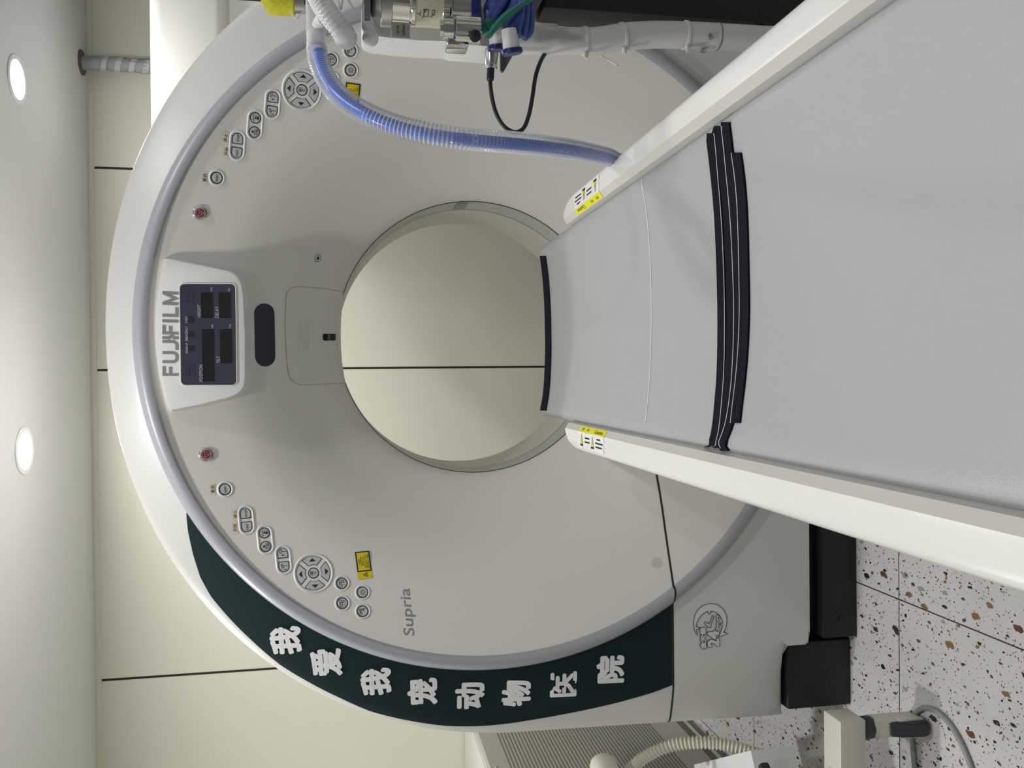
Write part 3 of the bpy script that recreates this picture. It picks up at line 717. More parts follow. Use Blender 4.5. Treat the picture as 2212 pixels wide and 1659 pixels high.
# maker's lettering in block strokes: x along the word, y up, unit height
W = .23
def jl(x): return [(x+.62, 1), (x+.62, .3)]+arc(x+.36, .36, .26, 0, -90, 6)[1:]+[(x+.02, .1)]
def ul(x): return [(x+.11, 1), (x+.11, .36)]+arc(x+.37, .36, .26, 180, 270, 6)[1:]+arc(x+.50, .36, .26, 270, 360, 6)+[(x+.76, 1)]
let = [[(.11, 0), (.11, .9), (.72, .9)], [(.11, .5), (.66, .5)],
       [(a+.0, b) for a, b in ul(.92)], jl(1.86), [(2.75, 1), (2.75, .62)], [(2.66, .66), (2.98, .34)], [(2.75, 0), (2.75, .38)],
       [(3.08, 0), (3.08, .9), (3.66, .9)], [(3.08, .5), (3.6, .5)], [(3.95, 0), (3.95, 1)], [(4.35, 1), (4.35, .1), (4.95, .1)],
       [(5.2, 0), (5.2, 1)], [(5.23, .92), (5.58, .16), (5.93, .92)], [(5.96, 0), (5.96, 1)]]
sv, sf = [], []
for k, L in enumerate(let):
    a, b = strokes([L], .21); sf += [tuple(i+len(sv) for i in q) for q in b]; sv += [Vector((p.x, p.y, k*2e-5)) for p in a]
c0 = con_hit(368.5, 721); xs = [q.x for q in sv]; mx0, mx1 = min(xs), max(xs); kx = 180*.00110/(mx1-mx0); kz = 31*.00110
put('maker_lettering', *conform([Vector(((q.x-(mx0+mx1)/2)*kx, (q.y-.5)*kz, q.z)) for q in sv], sf, c0.x, c0.z, cpt, .0006, R_(-.6)), M_GREYT, con)['label'] = 'grey block capitals above the display'

# ================================================================== PATIENT TABLE
TC = .122
tb = empty('patient_table', (TC, .6, 0), 'long white patient table sliding into the scanner bore', 'patient table')
ZR = .846
def rail(s):
    xo = .289; xi = .232
    prof = [(xi-.003, ZR-.030), (xi+.0005, ZR-.0085), (xi+.0128, ZR+.0005)]+[(xi+.0128+(xo-.016-xi-.0128)*k/8, ZR+.0008) for k in range(1, 8)]
    prof += [(xo-.016, ZR+.0004), (xo-.0105, ZR-.0004), (xo-.006, ZR-.002), (xo-.0028, ZR-.0046), (xo-.0008, ZR-.0085), (xo, ZR-.014), (xo-.001, ZR-.03), (xo-.004, ZR-.07), (xo-.012, ZR-.095), (xo-.03, ZR-.11), (xi-.04, ZR-.115), (xi-.008, ZR-.05)]
    def yend(x):   # rounded front corner in plan
        u = max(0, min(1, (x-xi)/(xo-xi))); return 1.955-.155*(1-math.sqrt(max(0, 1-u**2.6)))
    ys = [(-.75, 0), (1.0, 0), (1.6, 0)]
    v, f = [], []; n = len(prof)
    for y, _ in ys: v += [(TC+s*x, y, z) for x, z in prof]
    v += [(TC+s*x, yend(x)-.0, z) for x, z in prof]
    for i in range(3): f += [(i*n+k, i*n+(k+1) % n, (i+1)*n+(k+1) % n, (i+1)*n+k) for k in range(n)]
    f.append(tuple(range(n))); f.append(tuple(3*n+k for k in range(n)))
    fm = []
    for i in range(3): fm += [1 if k in (0, 1) else 0 for k in range(n)]
    o = put('side_cover', v, f, [M_RAIL, M_RAIL2], tb, True, fm+[0, 0], 30); return o
rl, rr = rail(-1), rail(1)
def caution(s, parent):
    """label wrapped over the strip and the flat top of the cover; text reads from outside the table"""
    y0, y1 = (1.635, 1.828) if s < 0 else (1.652, 1.848)
    g = Geo(); sgn = s
    xi = .232; z1 = ZR+.0013
    A, B = TC+s*(xi+.0012), TC+s*(xi+.0128); zA, zB = ZR-.0071, ZR+.0013
    g.add([(A, y0, zA), (B, y0, zB), (B, y1, zB), (A, y1, zA)], [(0, 1, 2, 3)], 0)
    g.add([(B, y0, z1), (TC+s*.2785, y0, z1), (TC+s*.2785, y1, z1), (B, y1, z1)], [(0, 1, 2, 3)], 1)
    o = g.put('caution_label', [M_YELL2, M_DECW], parent); o['label'] = 'yellow and white caution label on the cover end'
    # reading direction: words run along Y; top of the letters towards the mattress
    d = Vector((0, 1 if s > 0 else -1, 0)); upv = Vector((-s, 0, 0))
    lift = lambda p: Vector((p.x, p.y, p.z-max(0, (xi+.0128)-abs(p.x-TC))*.73))    # follows the sloping strip
    g = Geo(); L = y1-y0
    def tx(s_, along, across, h, w_):
        v2, f2 = text2d(s_, h, .006, 0, 1, w_); c = Vector((TC+s*across, (y0+y1)/2, z1+.0005))+d*along
        g.add([lift(c+d*q.x+upv*q.y) for q in v2], f2)
    tx('주  의', -L*.27, .2388, .0058, .055); tx('Caution', L*.26, .2388, .0066, .060)
    rnd = random.Random(5)     # print too small to read: broken lines
    for al, ac, w_ in ((-L*.13, .256, .036), (-L*.13, .2645, .040), (L*.31, .253, .026), (L*.33, .261, .054), (L*.325, .269, .046)):
        x = -w_/2; segs = []
        while x < w_/2:
            q_ = min(w_/2-x, rnd.uniform(.002, .006)); segs.append([(x, 0), (x+q_, 0)]); x += q_+.0013
        v2, f2 = strokes(segs, .0034); c = Vector((TC+s*ac, (y0+y1)/2, z1+.0004))+d*al; g.add([c+d*q[0]+upv*q[1] for q in v2], f2)
    g2 = Geo()
    for al in (-L*.36, L*.08):
        c = Vector((TC+s*.2625, (y0+y1)/2, z1+.0004))+d*al; a = .0125
        g.add([c+d*-a+upv*-a, c+d*a+upv*-a, c+upv*a*1.1], [(0, 1, 2)])
        c2 = c+Vector((0, 0, .0002)); a = .0095; g2.add([c2+d*-a+upv*-a*.8, c2+d*a+upv*-a*.8, c2+upv*a*.95], [(0, 1, 2)])
        c3 = c2+Vector((0, 0, .0002)); g.add(*[([c3+d*q.x+upv*(q.y-.0015) for q in text2d('!', .010, .03)[0]]), text2d('!', .010, .03)[1]])
    g.put('label_print', M_INK, o); g2.put('warning_triangle', M_YELL2, o)
caution(-1, rl); caution(1, rr)
# cradle: a shallow curved tray under the mattress, running on past the covers
def tray_z(x, k=1.0): return .836-.030*(1-min(1, abs(x)/.232)**2)*k
def slab(hw, y0, y1, top, thick, n=24, ny=10, edge=.012, crown=0.0):
    v, f = [], []; xs = [-hw+2*hw*k/n for k in range(n+1)]
    for j in range(ny+1):
        y = y0+(y1-y0)*j/ny
        v += [(TC+x, y, top(x)) for x in xs]+[(TC+x, y, top(x)-thick) for x in xs[::-1]]
    m_ = 2*(n+1)
    for j in range(ny): f += [(j*m_+k, j*m_+(k+1) % m_, (j+1)*m_+(k+1) % m_, (j+1)*m_+k) for k in range(m_)]
    f.append(tuple(range(m_))); f.append(tuple(ny*m_+k for k in range(m_)))
    return v, f
put('cradle', *slab(.226, -.75, 2.278, lambda x: tray_z(x)-.016, .02), M_RAIL, tb, True, edge=50)
put('pedestal', *g_box(TC-.17, TC+.17, .1, 1.0, 0, .68, .02), M_RAIL, tb, True)
put('carriage', *g_box(TC-.19, TC+.19, -.7, 1.75, .66, .760, .02), M_RAIL, tb, True)
mt = empty('mattress', (TC, .6, .82), 'grey vinyl mattress with black straps lying on the patient table', 'mattress')
def mat_top(x):
    u = abs(x)/.229; z = .838-.032*(1-u**2)
    if u > .93: z -= .013*((u-.93)/.07)**1.8
    return z
put('cushion', *slab(.2297, -.72, 2.272, mat_top, .0155, 48, 24), M_MAT, mt, True, edge=60)
def strip(pts_px, wpx, thick, name, m_, lift=.001):
    """band across the mattress: pts are picture points along its far edge, wpx its width along V"""
    P1 = []; P2 = []
    for x, y in pts_px:
        for q, X in ((P1, x), (P2, x+wpx)):
            z = .838
            for _ in range(12):
                p = atz(X, y, z); z = mat_top(max(-.229, min(.229, p.x-TC)))
            q.append(p)
    n = 24; A, B = spline(P1, 6), spline(P2, 6); v, f = [], []
    for a, b in zip(A, B):
        for q, h in ((a, lift+thick), (b, lift+thick), (b, -.002), (a, -.002)):
            v.append((q.x, q.y, mat_top(max(-.229, min(.229, q.x-TC)))+h))
    N = len(A)
    for i in range(N-1): f += [(i*4+k, i*4+(k+1) % 4, (i+1)*4+(k+1) % 4, (i+1)*4+k) for k in range(4)]
    f += [(0, 1, 2, 3), tuple((N-1)*4+k for k in range(4))]
    return put(name, v, f, m_, mt)
s1 = [(1531, 288), (1541, 400), (1551, 560), (1554, 700), (1549, 850), (1536, 950), (1524, 966)]
s2 = [(1547, 272), (1560, 400), (1571, 560), (1574, 700), (1566, 850), (1554, 920), (1546, 968)]
s3 = [(1562, 264), (1577, 400), (1587, 560), (1590, 700), (1581, 850), (1569, 920), (1561, 974)]
s4 = [(1585, 330), (1594, 400), (1601, 560), (1602, 700), (1596, 800), (1588, 870), (1583, 914)]
for q, w_ in ((s1, 17), (s2, 16), (s3, 16)): strip(q, w_, .0022, 'velcro_strap', M_VEL)
strip(s4, 18, .0020, 'velcro_strap', M_VEL)
for q, dx in ((s1, 15.6), (s2, 15.2), (s4, -1.0)): strip([(x+dx, y) for x, y in q], 0.8, .0026, 'edge_thread', M_THREAD)
e1 = [(1168, 553), (1174, 600), (1178, 660), (1179.5, 720), (1179, 790), (1175, 850), (1169, 887)]
strip(e1, 11.5, .0022, 'end_strap', M_VEL)
strip([(1387, 388), (1396, 450), (1404, 540), (1407.5, 640), (1407, 740), (1402, 840), (1394, 915)], 1.0, .0003, 'stitch_line', M_THREAD)

# ================================================================== BEHIND: CABINETS, DUCT
wc = empty('equipment_cabinet', (1.5, 3.2, 0), 'tall smooth white cabinet behind the right shoulder of the scanner', 'cabinet')
zt = at(319, 150, 3.02).z
xl = at(400, 330, 3.02).x
z2 = at(494, 30, 3.02).z
put('upper_body', *g_box(xl, 2.3, 3.02, 3.32, z2, zt, .045, 5), M_RIMW, wc, True)
put('lower_body', *g_box(xl+.01, 2.29, 3.05, 3.31, 0, z2+.06, .02, 3), M_RIMW, wc, True)
dp = empty('ceiling_duct', (1.2, 3.5, CEIL), 'grey spiral-wrapped duct dropping from the ceiling behind the white cabinet', 'duct')
d0 = atz(178, 137, CEIL); 
path = spline([(d0.x, 3.535, CEIL+.02), (d0.x, 3.532, 2.2), (d0.x-.01, 3.525, 1.9), (d0.x-.03, 3.50, 1.4), (d0.x-.03, 3.50, .5), (d0.x-.03, 3.5, 0)], 12)
rr_ = [.0262+.0015*math.sin(i*1.3) for i in range(len(path))]
put('wrapped_pipe', *g_tube(path, rr_, 20), M_DUCT, dp, True)
g = Geo()   # lighter helical tape
hv = []
for i in range(0, 150):
    t = i/149; z = CEIL-.05-t*.75; a = i*.62; c = Vector((d0.x-.01*t, 3.531, z))
    for dz in (-.013, .013): hv.append(c+Vector((math.cos(a)*.0285, math.sin(a)*.0285, dz*.8)))
g.add(hv, [(2*i, 2*i+1, 2*i+3, 2*i+2) for i in range(149)]); g.put('wrap_tape', M_DUCTL, dp)
put('ceiling_collar', *g_lathe([(.048, 0), (.047, .004), (.030, .005)], (d0.x, 3.53, CEIL), (0, 0, -1), 32), mat('collar_brown', (.10, .085, .075), .6), dp)

eb = empty('electronics_cabinet', (-1.8, 3.2, 0), 'grey ventilated metal cabinet against the back wall left of the scanner', 'cabinet')
XF = -1.395
put('body', *g_box(-2.25, XF, 2.35, 3.585, .03, .885, .004), M_CABW, eb, True)
put('top_panel', *g_box(-2.26, XF-.004, 2.34, 3.588, .872, .891, .004), M_CABW, eb, True)
put('side_panel', *g_box(XF-.002, XF+.003, 2.36, 3.57, .08, .872), M_CABG, eb)
g = Geo()
for k in range(46):
    z = .80-k*.0135; g.add(*g_box(XF+.003, XF+.0042, 2.45, 3.50, z-.0021, z+.0021))
g.put('louvre_shade', M_GAP, eb)  # dark strips paint the shade inside the vent slots
put('plinth', *g_box(-2.23, XF-.01, 2.37, 3.58, 0, .05), mat('cabinet_plinth', (.20, .20, .18), .6), eb)
put('plinth_shadow', *g_box(XF-.001, XF+.002, 2.36, 3.57, .05, .083), mat('cabinet_shadow_band', (.13, .13, .11), .6), eb)  # dark strip painted as the shade above the plinth
for y, z in ((3.40, .85), (3.0, .85), (3.30, .11), (2.85, .11)): put('panel_screw', *g_lathe([(.006, 0), (.005, .003), (.002, .004)], (XF+.003, y, z), (1, 0, 0), 12), M_STEEL, eb)

# ================================================================== LEFT FOREGROUND: STAND, HOSE, CABLE
st = empty('equipment_stand', (-1.25, 1.9, 0), 'beige wheeled equipment stand whose leg ends near the left scanner foot', 'equipment stand')
Yl = 1.815
a = at(1806, 1558, Yl+.04); b = at(1868, 1560, Yl); 
zb, ztp, xe = at(1871, 1600, Yl).z, at(1816, 1600, Yl).z, at(1840, 1558, Yl).x
put('leg', *g_box(-1.55, xe, Yl, Yl+.075, zb, ztp, .004), M_BEIGE, st, True)
put('leg', *g_box(-1.56, -1.48, 1.70, 2.25, zb, ztp, .004), M_BEIGE, st, True)
put('column', *g_box(-1.56, -1.48, 2.10, 2.18, ztp-.01, .62, .004), M_BEIGE, st, True)
def caster(x, y, zt_, yaw):
    cs, sn = math.cos(yaw), math.sin(yaw); c = Vector((x, y, 0))
    w_ = put('caster', *g_lathe([(.032, -.008), (.045, -.007), (.0475, -.004), (.0475, .004), (.045, .007), (.032, .008)], c+Vector((0, 0, .0475)), (sn, -cs, 0), 32), M_DKGREY, st, True)
    ax = Vector((sn, -cs, 0)); fx = Vector((cs, sn, 0)); M_ = Matrix(((ax.x, fx.x, 0, c.x), (ax.y, fx.y, 0, c.y), (0, 0, 1, 0), (0, 0, 0, 1)))
    yv, yf = g_box(-.022, .022, -.030, .034, .030, .132, .012, 3); put('caster_yoke', [M_ @ p for p in yv], yf, M_BEIGE, w_, True)
    for k in (-1, 1):
        yv, yf = g_box(k*.019-.004, k*.019+.004, -.040, .020, .012, .075, .004, 2); put('fork_arm', [M_ @ p for p in yv], yf, M_BEIGE, w_, True)
    bm = bmesh.new(); pq = [(.100, -.031), (.092, -.040), (.050, -.052), (.022, -.056), (.006, -.050), (.006, -.030), (.05, -.028), (.095, -.028)]
    A_ = [bm.verts.new((-.0165, d_, z)) for z, d_ in pq]; B_ = [bm.verts.new((.0165, d_, z)) for z, d_ in pq]; n = len(pq)
    bm.faces.new(A_); bm.faces.new(B_[::-1])
    for k in range(n): bm.faces.new((A_[k], B_[k], B_[(k+1) % n], A_[(k+1) % n]))
    bmesh.ops.bevel(bm, geom=bm.edges[:], offset=.0035, segments=2, affect='EDGES'); bm.verts.index_update()
    put('brake_cover', [M_ @ v.co for v in bm.verts], [[v.index for v in f_.verts] for f_ in bm.faces], M_DKGREY, w_, True); bm.free()
    put('swivel_neck', *g_lathe([(.025, .0), (.0265, .006), (.0265, max(.012, zt_-.134)), (.024, max(.014, zt_-.127))], (x, y, .128), (0, 0, 1), 24), M_DKGREY, w_, True)
cp = atz(1978, 1588, .02); caster(xe-.034, Yl+.037, zb, R_(97))
caster(-1.52, 1.75, zb, R_(20)); caster(-1.52, 2.2, zb, R_(-30))
put('shelf', *g_box(-1.50, -1.10, 2.08, 2.25, ztp-.03, ztp, .003), M_BEIGE, st, True)
dv = empty('white_device', (-1.2, 2.2, .23), 'small white device with a black knob below the cream corrugated hose', 'medical device')
pa = at(1622, 1621, 2.03); zdev = pa.z
pb, pc_ = atz(1499, 1652, zdev), atz(1642, 1656, zdev)
d1 = pb-pa; d2 = (pc_-pa).normalized(); d2 = (d2-d1.normalized()*d2.dot(d1.normalized())).normalized()*.20
cor = [pa, pa+d1, pa+d1+d2, pa+d2]
gg = Geo(); gg.add([(p.x, p.y, zdev) for p in cor]+[(p.x, p.y, ztp+.001) for p in cor], [(0, 1, 2, 3), (7, 6, 5, 4), (0, 4, 5, 1), (1, 5, 6, 2), (2, 6, 7, 3), (3, 7, 4, 0)])
gg.put('device_body', M_WPART, dv)
kn = atz(1658, 1660, zdev)
put('knob', *g_lathe([(.014, 0), (.014, .014), (.010, .020)], (kn.x, kn.y, zdev-.001), (0, 0, 1), 20), M_BRUB, dv, True)
dm = at(1302, 1663, 2.26)
put('column', *g_box(-1.545, -1.495, 2.115, 2.165, .60, dm.z+.02, .004), M_BEIGE, st, True)
dc = put('domed_lamp', *g_lathe([(.030, -.035), (.041, -.02), (.042, .0), (.039, .014), (.031, .026), (.018, .032), (.004, .034)], (dm.x, dm.y, dm.z), (0, 0, 1), 40, .012, 20), M_CREAMHOSE, st, True)
put('lamp_arm', *g_tube([(dm.x, dm.y, dm.z-.02), (-1.40, 2.20, dm.z-.02), (-1.52, 2.14, dm.z-.02)], .012, 12), M_CREAMHOSE, dc, True)
v2, f2 = strokes([[(-.05, .01), (-.03, .016), (-.01, .008)], [(0, .004), (.02, .012), (.034, .004)], [(-.045, -.006), (-.02, -.002)], [(-.01, -.008), (.012, -.004), (.03, -.01)]], .0022)
put('device_print', [pa+d1*.45+d2*.25+d1.normalized()*-q[0]+d2.normalized()*-q[1]+Vector((0, 0, .0006)) for q in v2], f2, mat('device_ink', (.06, .07, .12), .6), dv)
hs = [at(x, y, Y) for x, y, Y in ((1345, 1690, 2.30), (1372, 1652, 2.28), (1408, 1627, 2.26), (1455, 1609, 2.24), (1500, 1604, 2.22), (1550, 1606, 2.20), (1605, 1618, 2.17), (1665, 1638, 2.14), (1720, 1662, 2.12), (1780, 1700, 2.08))]
hp = spline(hs, 16)
ho = put('corrugated_hose', *ribbed(hp, .0155, .0105, .006, 18), M_CREAMHOSE, None, True, edge=80)
tag(ho, 'cream corrugated hose arching from the white device beside the grey cabinet', 'hose')
tp = spline([at(x, y, 1.86) for x, y in ((1770, 1690), (1785, 1668), (1805, 1651), (1830, 1645), (1850, 1652), (1858, 1668), (1856, 1700))], 10)
tag(put('thin_tube', *g_tube(tp, .0042, 10), M_CREAMHOSE, None, True), 'thin pale tube looping in front of the beige stand leg', 'tube')
cpts = [(1978, 1700), (1975, 1650), (1971, 1610), (1968, 1580), (1972, 1552), (1985, 1534), (2003, 1529), (2025, 1538), (2048, 1560), (2068, 1590), (2085, 1625), (2100, 1665), (2110, 1700)]
cpp = spline([atz(x, y, .0065) for x, y in cpts], 10)
tag(put('floor_cable', *g_tube(cpp, .0062, 10), M_CABLE, None, True), 'grey cable looped on the terrazzo floor beside the caster', 'cable')

# ================================================================== RIGHT FOREGROUND: ANAESTHESIA MACHINE
am = empty('anesthesia_machine', (.75, 1.5, 0), 'black-framed anesthesia machine with a white pole at the right edge', 'anesthesia machine')
YA = 1.50
def vbox(x0, x1, y0, y1, Ya, Yb, bev=.004):
    """box between picture columns V=x0..x1 (down) and U edges y1 (left) .. y0 (right) at depth Ya, thick to Yb"""
    p = at((x0+x1)/2, y1, Ya); q = at((x0+x1)/2, y0, Ya); t = at(x0, (y0+y1)/2, Ya).z; b = at(x1, (y0+y1)/2, Ya).z
    return g_box(p.x, q.x, Ya, Yb, b, t, bev)
pz = at(1170, 20, 1.52)
xcol = at(1400, 42, 1.52).x
put('black_frame', *g_box(xcol, xcol+.16, 1.50, 1.58, .06, pz.z, .004), M_BMETAL, am, True)
br = [at(1126, 62, 1.50), at(1168, 8, 1.50), at(1175, -40, 1.50), at(1120, -40, 1.50), at(1112, 40, 1.50)]
put('slanted_bracket', *g_prism([(p.x, p.z) for p in br], 1.49, 1.56), M_BGREY, am)
put('rear_block', *vbox(1150, 1214, 0, 52, 1.56, 1.62, .012), M_OLIVE, am, True)
# white pole, from its mounting head down past a bent hose section
pp = [(985, 78, 1.47), (1060, 84, 1.47), (1150, 88, 1.47), (1240, 89, 1.47), (1290, 88, 1.47), (1330, 82, 1.47), (1370, 77, 1.47), (1420, 75, 1.47), (1480, 76, 1.47), (1560, 80, 1.47), (1650, 85, 1.47), (1760, 90, 1.47)]
P = [at(*p) for p in pp]; last = P[-1].copy(); last.z = .05
P.append(last); pt = spline(P, 8)
pole = put('white_pole', *g_tube(pt, lambda t: .0235, 24), M_WPIPE, am, True)
for px, py in ((1262, 88), (1345, 80), (1478, 77), (1549, 79)):
    c = at(px, py, 1.47); k = min(range(len(pt)), key=lambda i: (pt[i]-c).length); d = (pt[min(k+1, len(pt)-1)]-pt[k-1]).normalized()
    if px != 1549:
        put('cable_tie', *g_lathe([(.0238, -.0026), (.0252, -.0026), (.0252, .0026), (.0238, .0026)], pt[k], d, 28), M_TIE, pole, True)
        put('tie_head', *g_lathe([(.004, 0), (.004, .012)], pt[k]+Vector((-.0235, -.010, 0)), (-1, -.2, 0), 8), M_TIE, pole)
    else: put('pole_sleeve', *g_lathe([(.0238, -.001), (.0243, -.001), (.0243, .001), (.0238, .001)], pt[k], d, 28), M_LINE, pole, True)
a_, b_ = at(1297, 120, 1.45), at(1334, 141, 1.40); put('tie_tail', *g_tube([a_, b_], .0018, 6), M_TIE, pole)
for px, py in ((1537, 77), (1521, 105)):
    c = at(px, py, 1.435 if py < 90 else 1.46); put('pole_screw', *g_lathe([(.006, 0), (.0055, .004), (.002, .006)], c+Vector((0, .004, 0)), (-.2, -1, 0) if py < 90 else (-1, -.3, 0), 14), M_STEEL, pole, True)
put('knob', *g_lathe([(.008, 0), (.009, .012)], at(1643, 60, 1.52), (-1, -.3, 0), 14), M_BRUB, am, True)
# white head that carries the vaporizer
hd = [(781, 42), (781, 70), (787, 80), (800, 86), (845, 92), (905, 97), (960, 99), (970, 101), (976, 104), (1060, 110), (1060, -60), (781, -60)]
hp_ = [at(x, y, 1.46) for x, y in hd]
put('white_head', *g_prism([(p.x, p.z) for p in hp_], 1.44, 1.52), M_WPART, am, True)
g = Geo(); cc = at(800, 84, 1.42); g.add(*g_lathe([(.013, 0), (.013, .008), (.010, .010)], cc, (-.2, -1, 0), 24)); g.put('latch', M_WPART, am, True)
wd = [at(1080, 112, 1.46), at(1111, 112, 1.46), at(1103, 128, 1.46), at(1087, 157, 1.46), at(1083, 157, 1.46), at(1080, 152, 1.46)]
put('grey_bracket', *g_prism([(p.x, p.z) for p in wd], 1.455, 1.462), M_BGREY, am)
put('bar_clamp', *vbox(1034, 1052, 8, 52, 1.37, 1.43, .005), M_STEEL, am, True)

vp = empty('vaporizer', tuple(at(900, -8, 1.38)), 'chrome and glass anesthetic vaporizer at the top right edge', 'vaporizer')
vx = at(900, -8, 1.38).x; VY = 1.385
def vz(x): return at(x, 20, 1.36).z
def vl(name, m_, segs, cx_=None, y_=None, n=40, fl=0, nf=0):
    return put(name, *g_lathe([(r, -(vz(segs[0][0])-vz(x))*-1 if 0 else vz(x)-vz(segs[0][0])) for x, r in segs], (cx_ or vx, y_ or VY, vz(segs[0][0])), (0, 0, 1), n, fl, nf), m_, vp, True, edge=30)
P4 = .00075
vl('knurled_dial', M_BGREY, [(786, .034), (787, .038), (800, .038), (801, .034)], fl=.03, nf=24, n=96)
vl('neck_cone', M_STEEL, [(801, .028), (804, .033), (823, .044)])
vl('collar', M_STEEL, [(823, .046), (824, .048), (846, .048), (847, .046)])
vl('purple_block', M_PURPLE, [(847, .030), (848, .034), (860, .034), (862, .030)])
vl('chrome_body', M_CHROME, [(862, .036), (872, .040), (884, .043), (890, .046), (897, .046)])
vl('fluted_ring', M_CHROME, [(846.5, .041), (848, .043), (872, .043), (885, .044)], fl=.02, nf=10, n=120)
gl = vl('sight_glass', M_AMBER, [(897, .0445), (956, .0445)])
vl('chrome_cap', M_CHROME, [(956, .046), (958, .047), (975, .047), (977, .045)])
vl('ribbed_cap', M_STEEL, [(977, .040), (1016, .040)], fl=.025, nf=16, n=128)
vl('navy_ring', M_NAVYC, [(1016, .041), (1018, .043), (1036, .043)])
g = Geo()
def on_cyl(px, py, r, k):
    """flat drawing wrapped on the vaporizer cylinder, facing the viewer's left"""
    return None
def wrap(v2, f2, ang0, z0, r):
    return [Vector((vx+r*math.sin(ang0+q.x/r)*1.0, VY-r*math.cos(ang0+q.x/r), z0+q.y)) for q in v2], f2
def dashes(w_, seed, y=0.0):
    rnd = random.Random(seed); x = -w_/2; out = []
    while x < w_/2:
        L = min(w_/2-x, rnd.uniform(.0012, .0045)); out.append([(x, y), (x+L, y)]); x += L+.0009
    return out
for y, w_ in ((908, .020), (919, .024), (925, .022), (936, .018), (943, .022)):
    v2, f2 = strokes(dashes(w_, y), .0016); g.add(*wrap([Vector(q) for q in v2], f2, R_(-12), vz(y), .0452))
v2, f2 = strokes([[(-.006, .009), (-.002, .012), (.002, .009)], [(-.002, .012), (-.002, .016)], rect(-.006, -.002, .006, .005), rect(.002, .002, .004, .004), [(-.006, .005), (-.010, .007)], [(-.006, -.004), (-.006, -.008), (0, -.010)], rect(-.002, -.012, .005, -.008)], .0009)
g.add(*wrap(v2, f2, R_(-52), vz(922), .0452)); g.put('glass_print', M_INK, gl)
pc = at(865, 65, 1.335)
pl = put('name_plate', *g_box(-.0118, .0118, -.0012, .0012, -.0145, .0145, .0005), M_PLATE, None, True)
pl.parent = vp; pl.matrix_parent_inverse = vp.matrix_world.inverted()
pl.location = pc; pl['label'] = 'small engraved plate'
bpy.context.view_layer.update()
g = Geo()
for s_, dz, w_ in (('Use Only', .004, .014), ('Isoflurane', -.0045, .017)):
    v2, f2 = text2d(s_, .0048, .004, 0, 1, w_); g.add([pc+Vector((q.x, -.0016, q.y+dz)) for q in v2], f2)
g.put('plate_print', M_INK, pl)
for dx in (-.011, .011): pass
vfx = at(1000, 62, 1.33).x; VF = 1.335
fv = vl('fluted_valve', M_CHROME, [(977, .0195), (979, .0205), (1030, .0205), (1032, .019)], vfx, VF, 120, .02, 14)
vl('valve_collar', M_CHROME, [(945, .008), (946, .0125), (953, .0125), (954, .0165), (974, .0168), (977, .014)], vfx, VF, 96, .03, 10)
put('valve_foot', *vbox(966, 1014, 78, 98, 1.33, 1.37, .004), M_CHROME, vp, True)
put('valve_knob', *g_lathe([(.009, 0), (.009, .004), (.0035, .006)], at(1026, 78, 1.312), (-.3, -1, 0), 20), M_BRUB, vp, True)

# breathing hose: clear corrugated sleeve over a blue inner tube
bh = [(683, 70, 1.42), (684, 98, 1.41), (688, 130, 1.40), (700, 162, 1.38), (720, 193, 1.35), (752, 222, 1.32), (800, 250, 1.285), (860, 273, 1.265), (935, 290, 1.25), (1015, 300, 1.25), (1100, 307, 1.28), (1180, 315, 1.34), (1250, 325, 1.43), (1310, 338, 1.55), (1350, 350, 1.64)]
HP = [at(*p) for p in bh]; e = HP[-1]; HP += [e+Vector((.03, .03, -.12)), e+Vector((.06, .02, -.30))]
hpath = spline(HP, 14)
bt = empty('breathing_hose', tuple(HP[0]), 'clear corrugated breathing hose with a blue inner tube hanging across the scanner', 'hose')
k0 = next(i for i, p in enumerate(hpath) if (p-HP[0]).length > .028)
put('corrugated_sleeve', *ribbed(hpath[k0:], .0155, .0062, .0030, 20), M_CLEAR, bt, True, edge=80)
blu = [p+Vector((-.0015, .002, -.0035)) for p in hpath[max(0, k0-3):]]
put('inner_tube', *g_tube(blu, .0092, 16), M_BLUE, bt, True)['label'] = 'blue inner tube'
put('cuff', *g_lathe([(.0150, -.004), (.0156, 0), (.0150, .034), (.0140, .038)], at(683, 106, 1.41), at(683, 60, 1.425)-at(683, 106, 1.41), 28), M_CLEARW, bt, True)
put('y_connector', *g_tube([at(680, 74, 1.42), at(679, 50, 1.43), at(677, 20, 1.44), at(675, -30, 1.45)], [.0146, .0125, .0122, .0122], 24), M_CLEAR, bt, True)
ba = spline([at(686, 62, 1.42), at(692, 46, 1.40), at(700, 40, 1.385)], 6); put('side_port', *g_tube(ba, .0105, 20), M_CLEARW, bt, True)
ep = spline([at(*p) for p in ((672, -70, 1.41), (682, -25, 1.385), (692, 2, 1.37), (708, 28, 1.36), (728, 54, 1.36), (742, 72, 1.37), (748, 82, 1.40), (744, 80, 1.45))], 14)
ex_ = put('expandable_tube', *ribbed(ep, .0165, .0056, .0020, 20), M_CLEARW, None, True, edge=80)
tag(ex_, 'milky white expandable tube bent down beside the clear hose connector', 'tube')
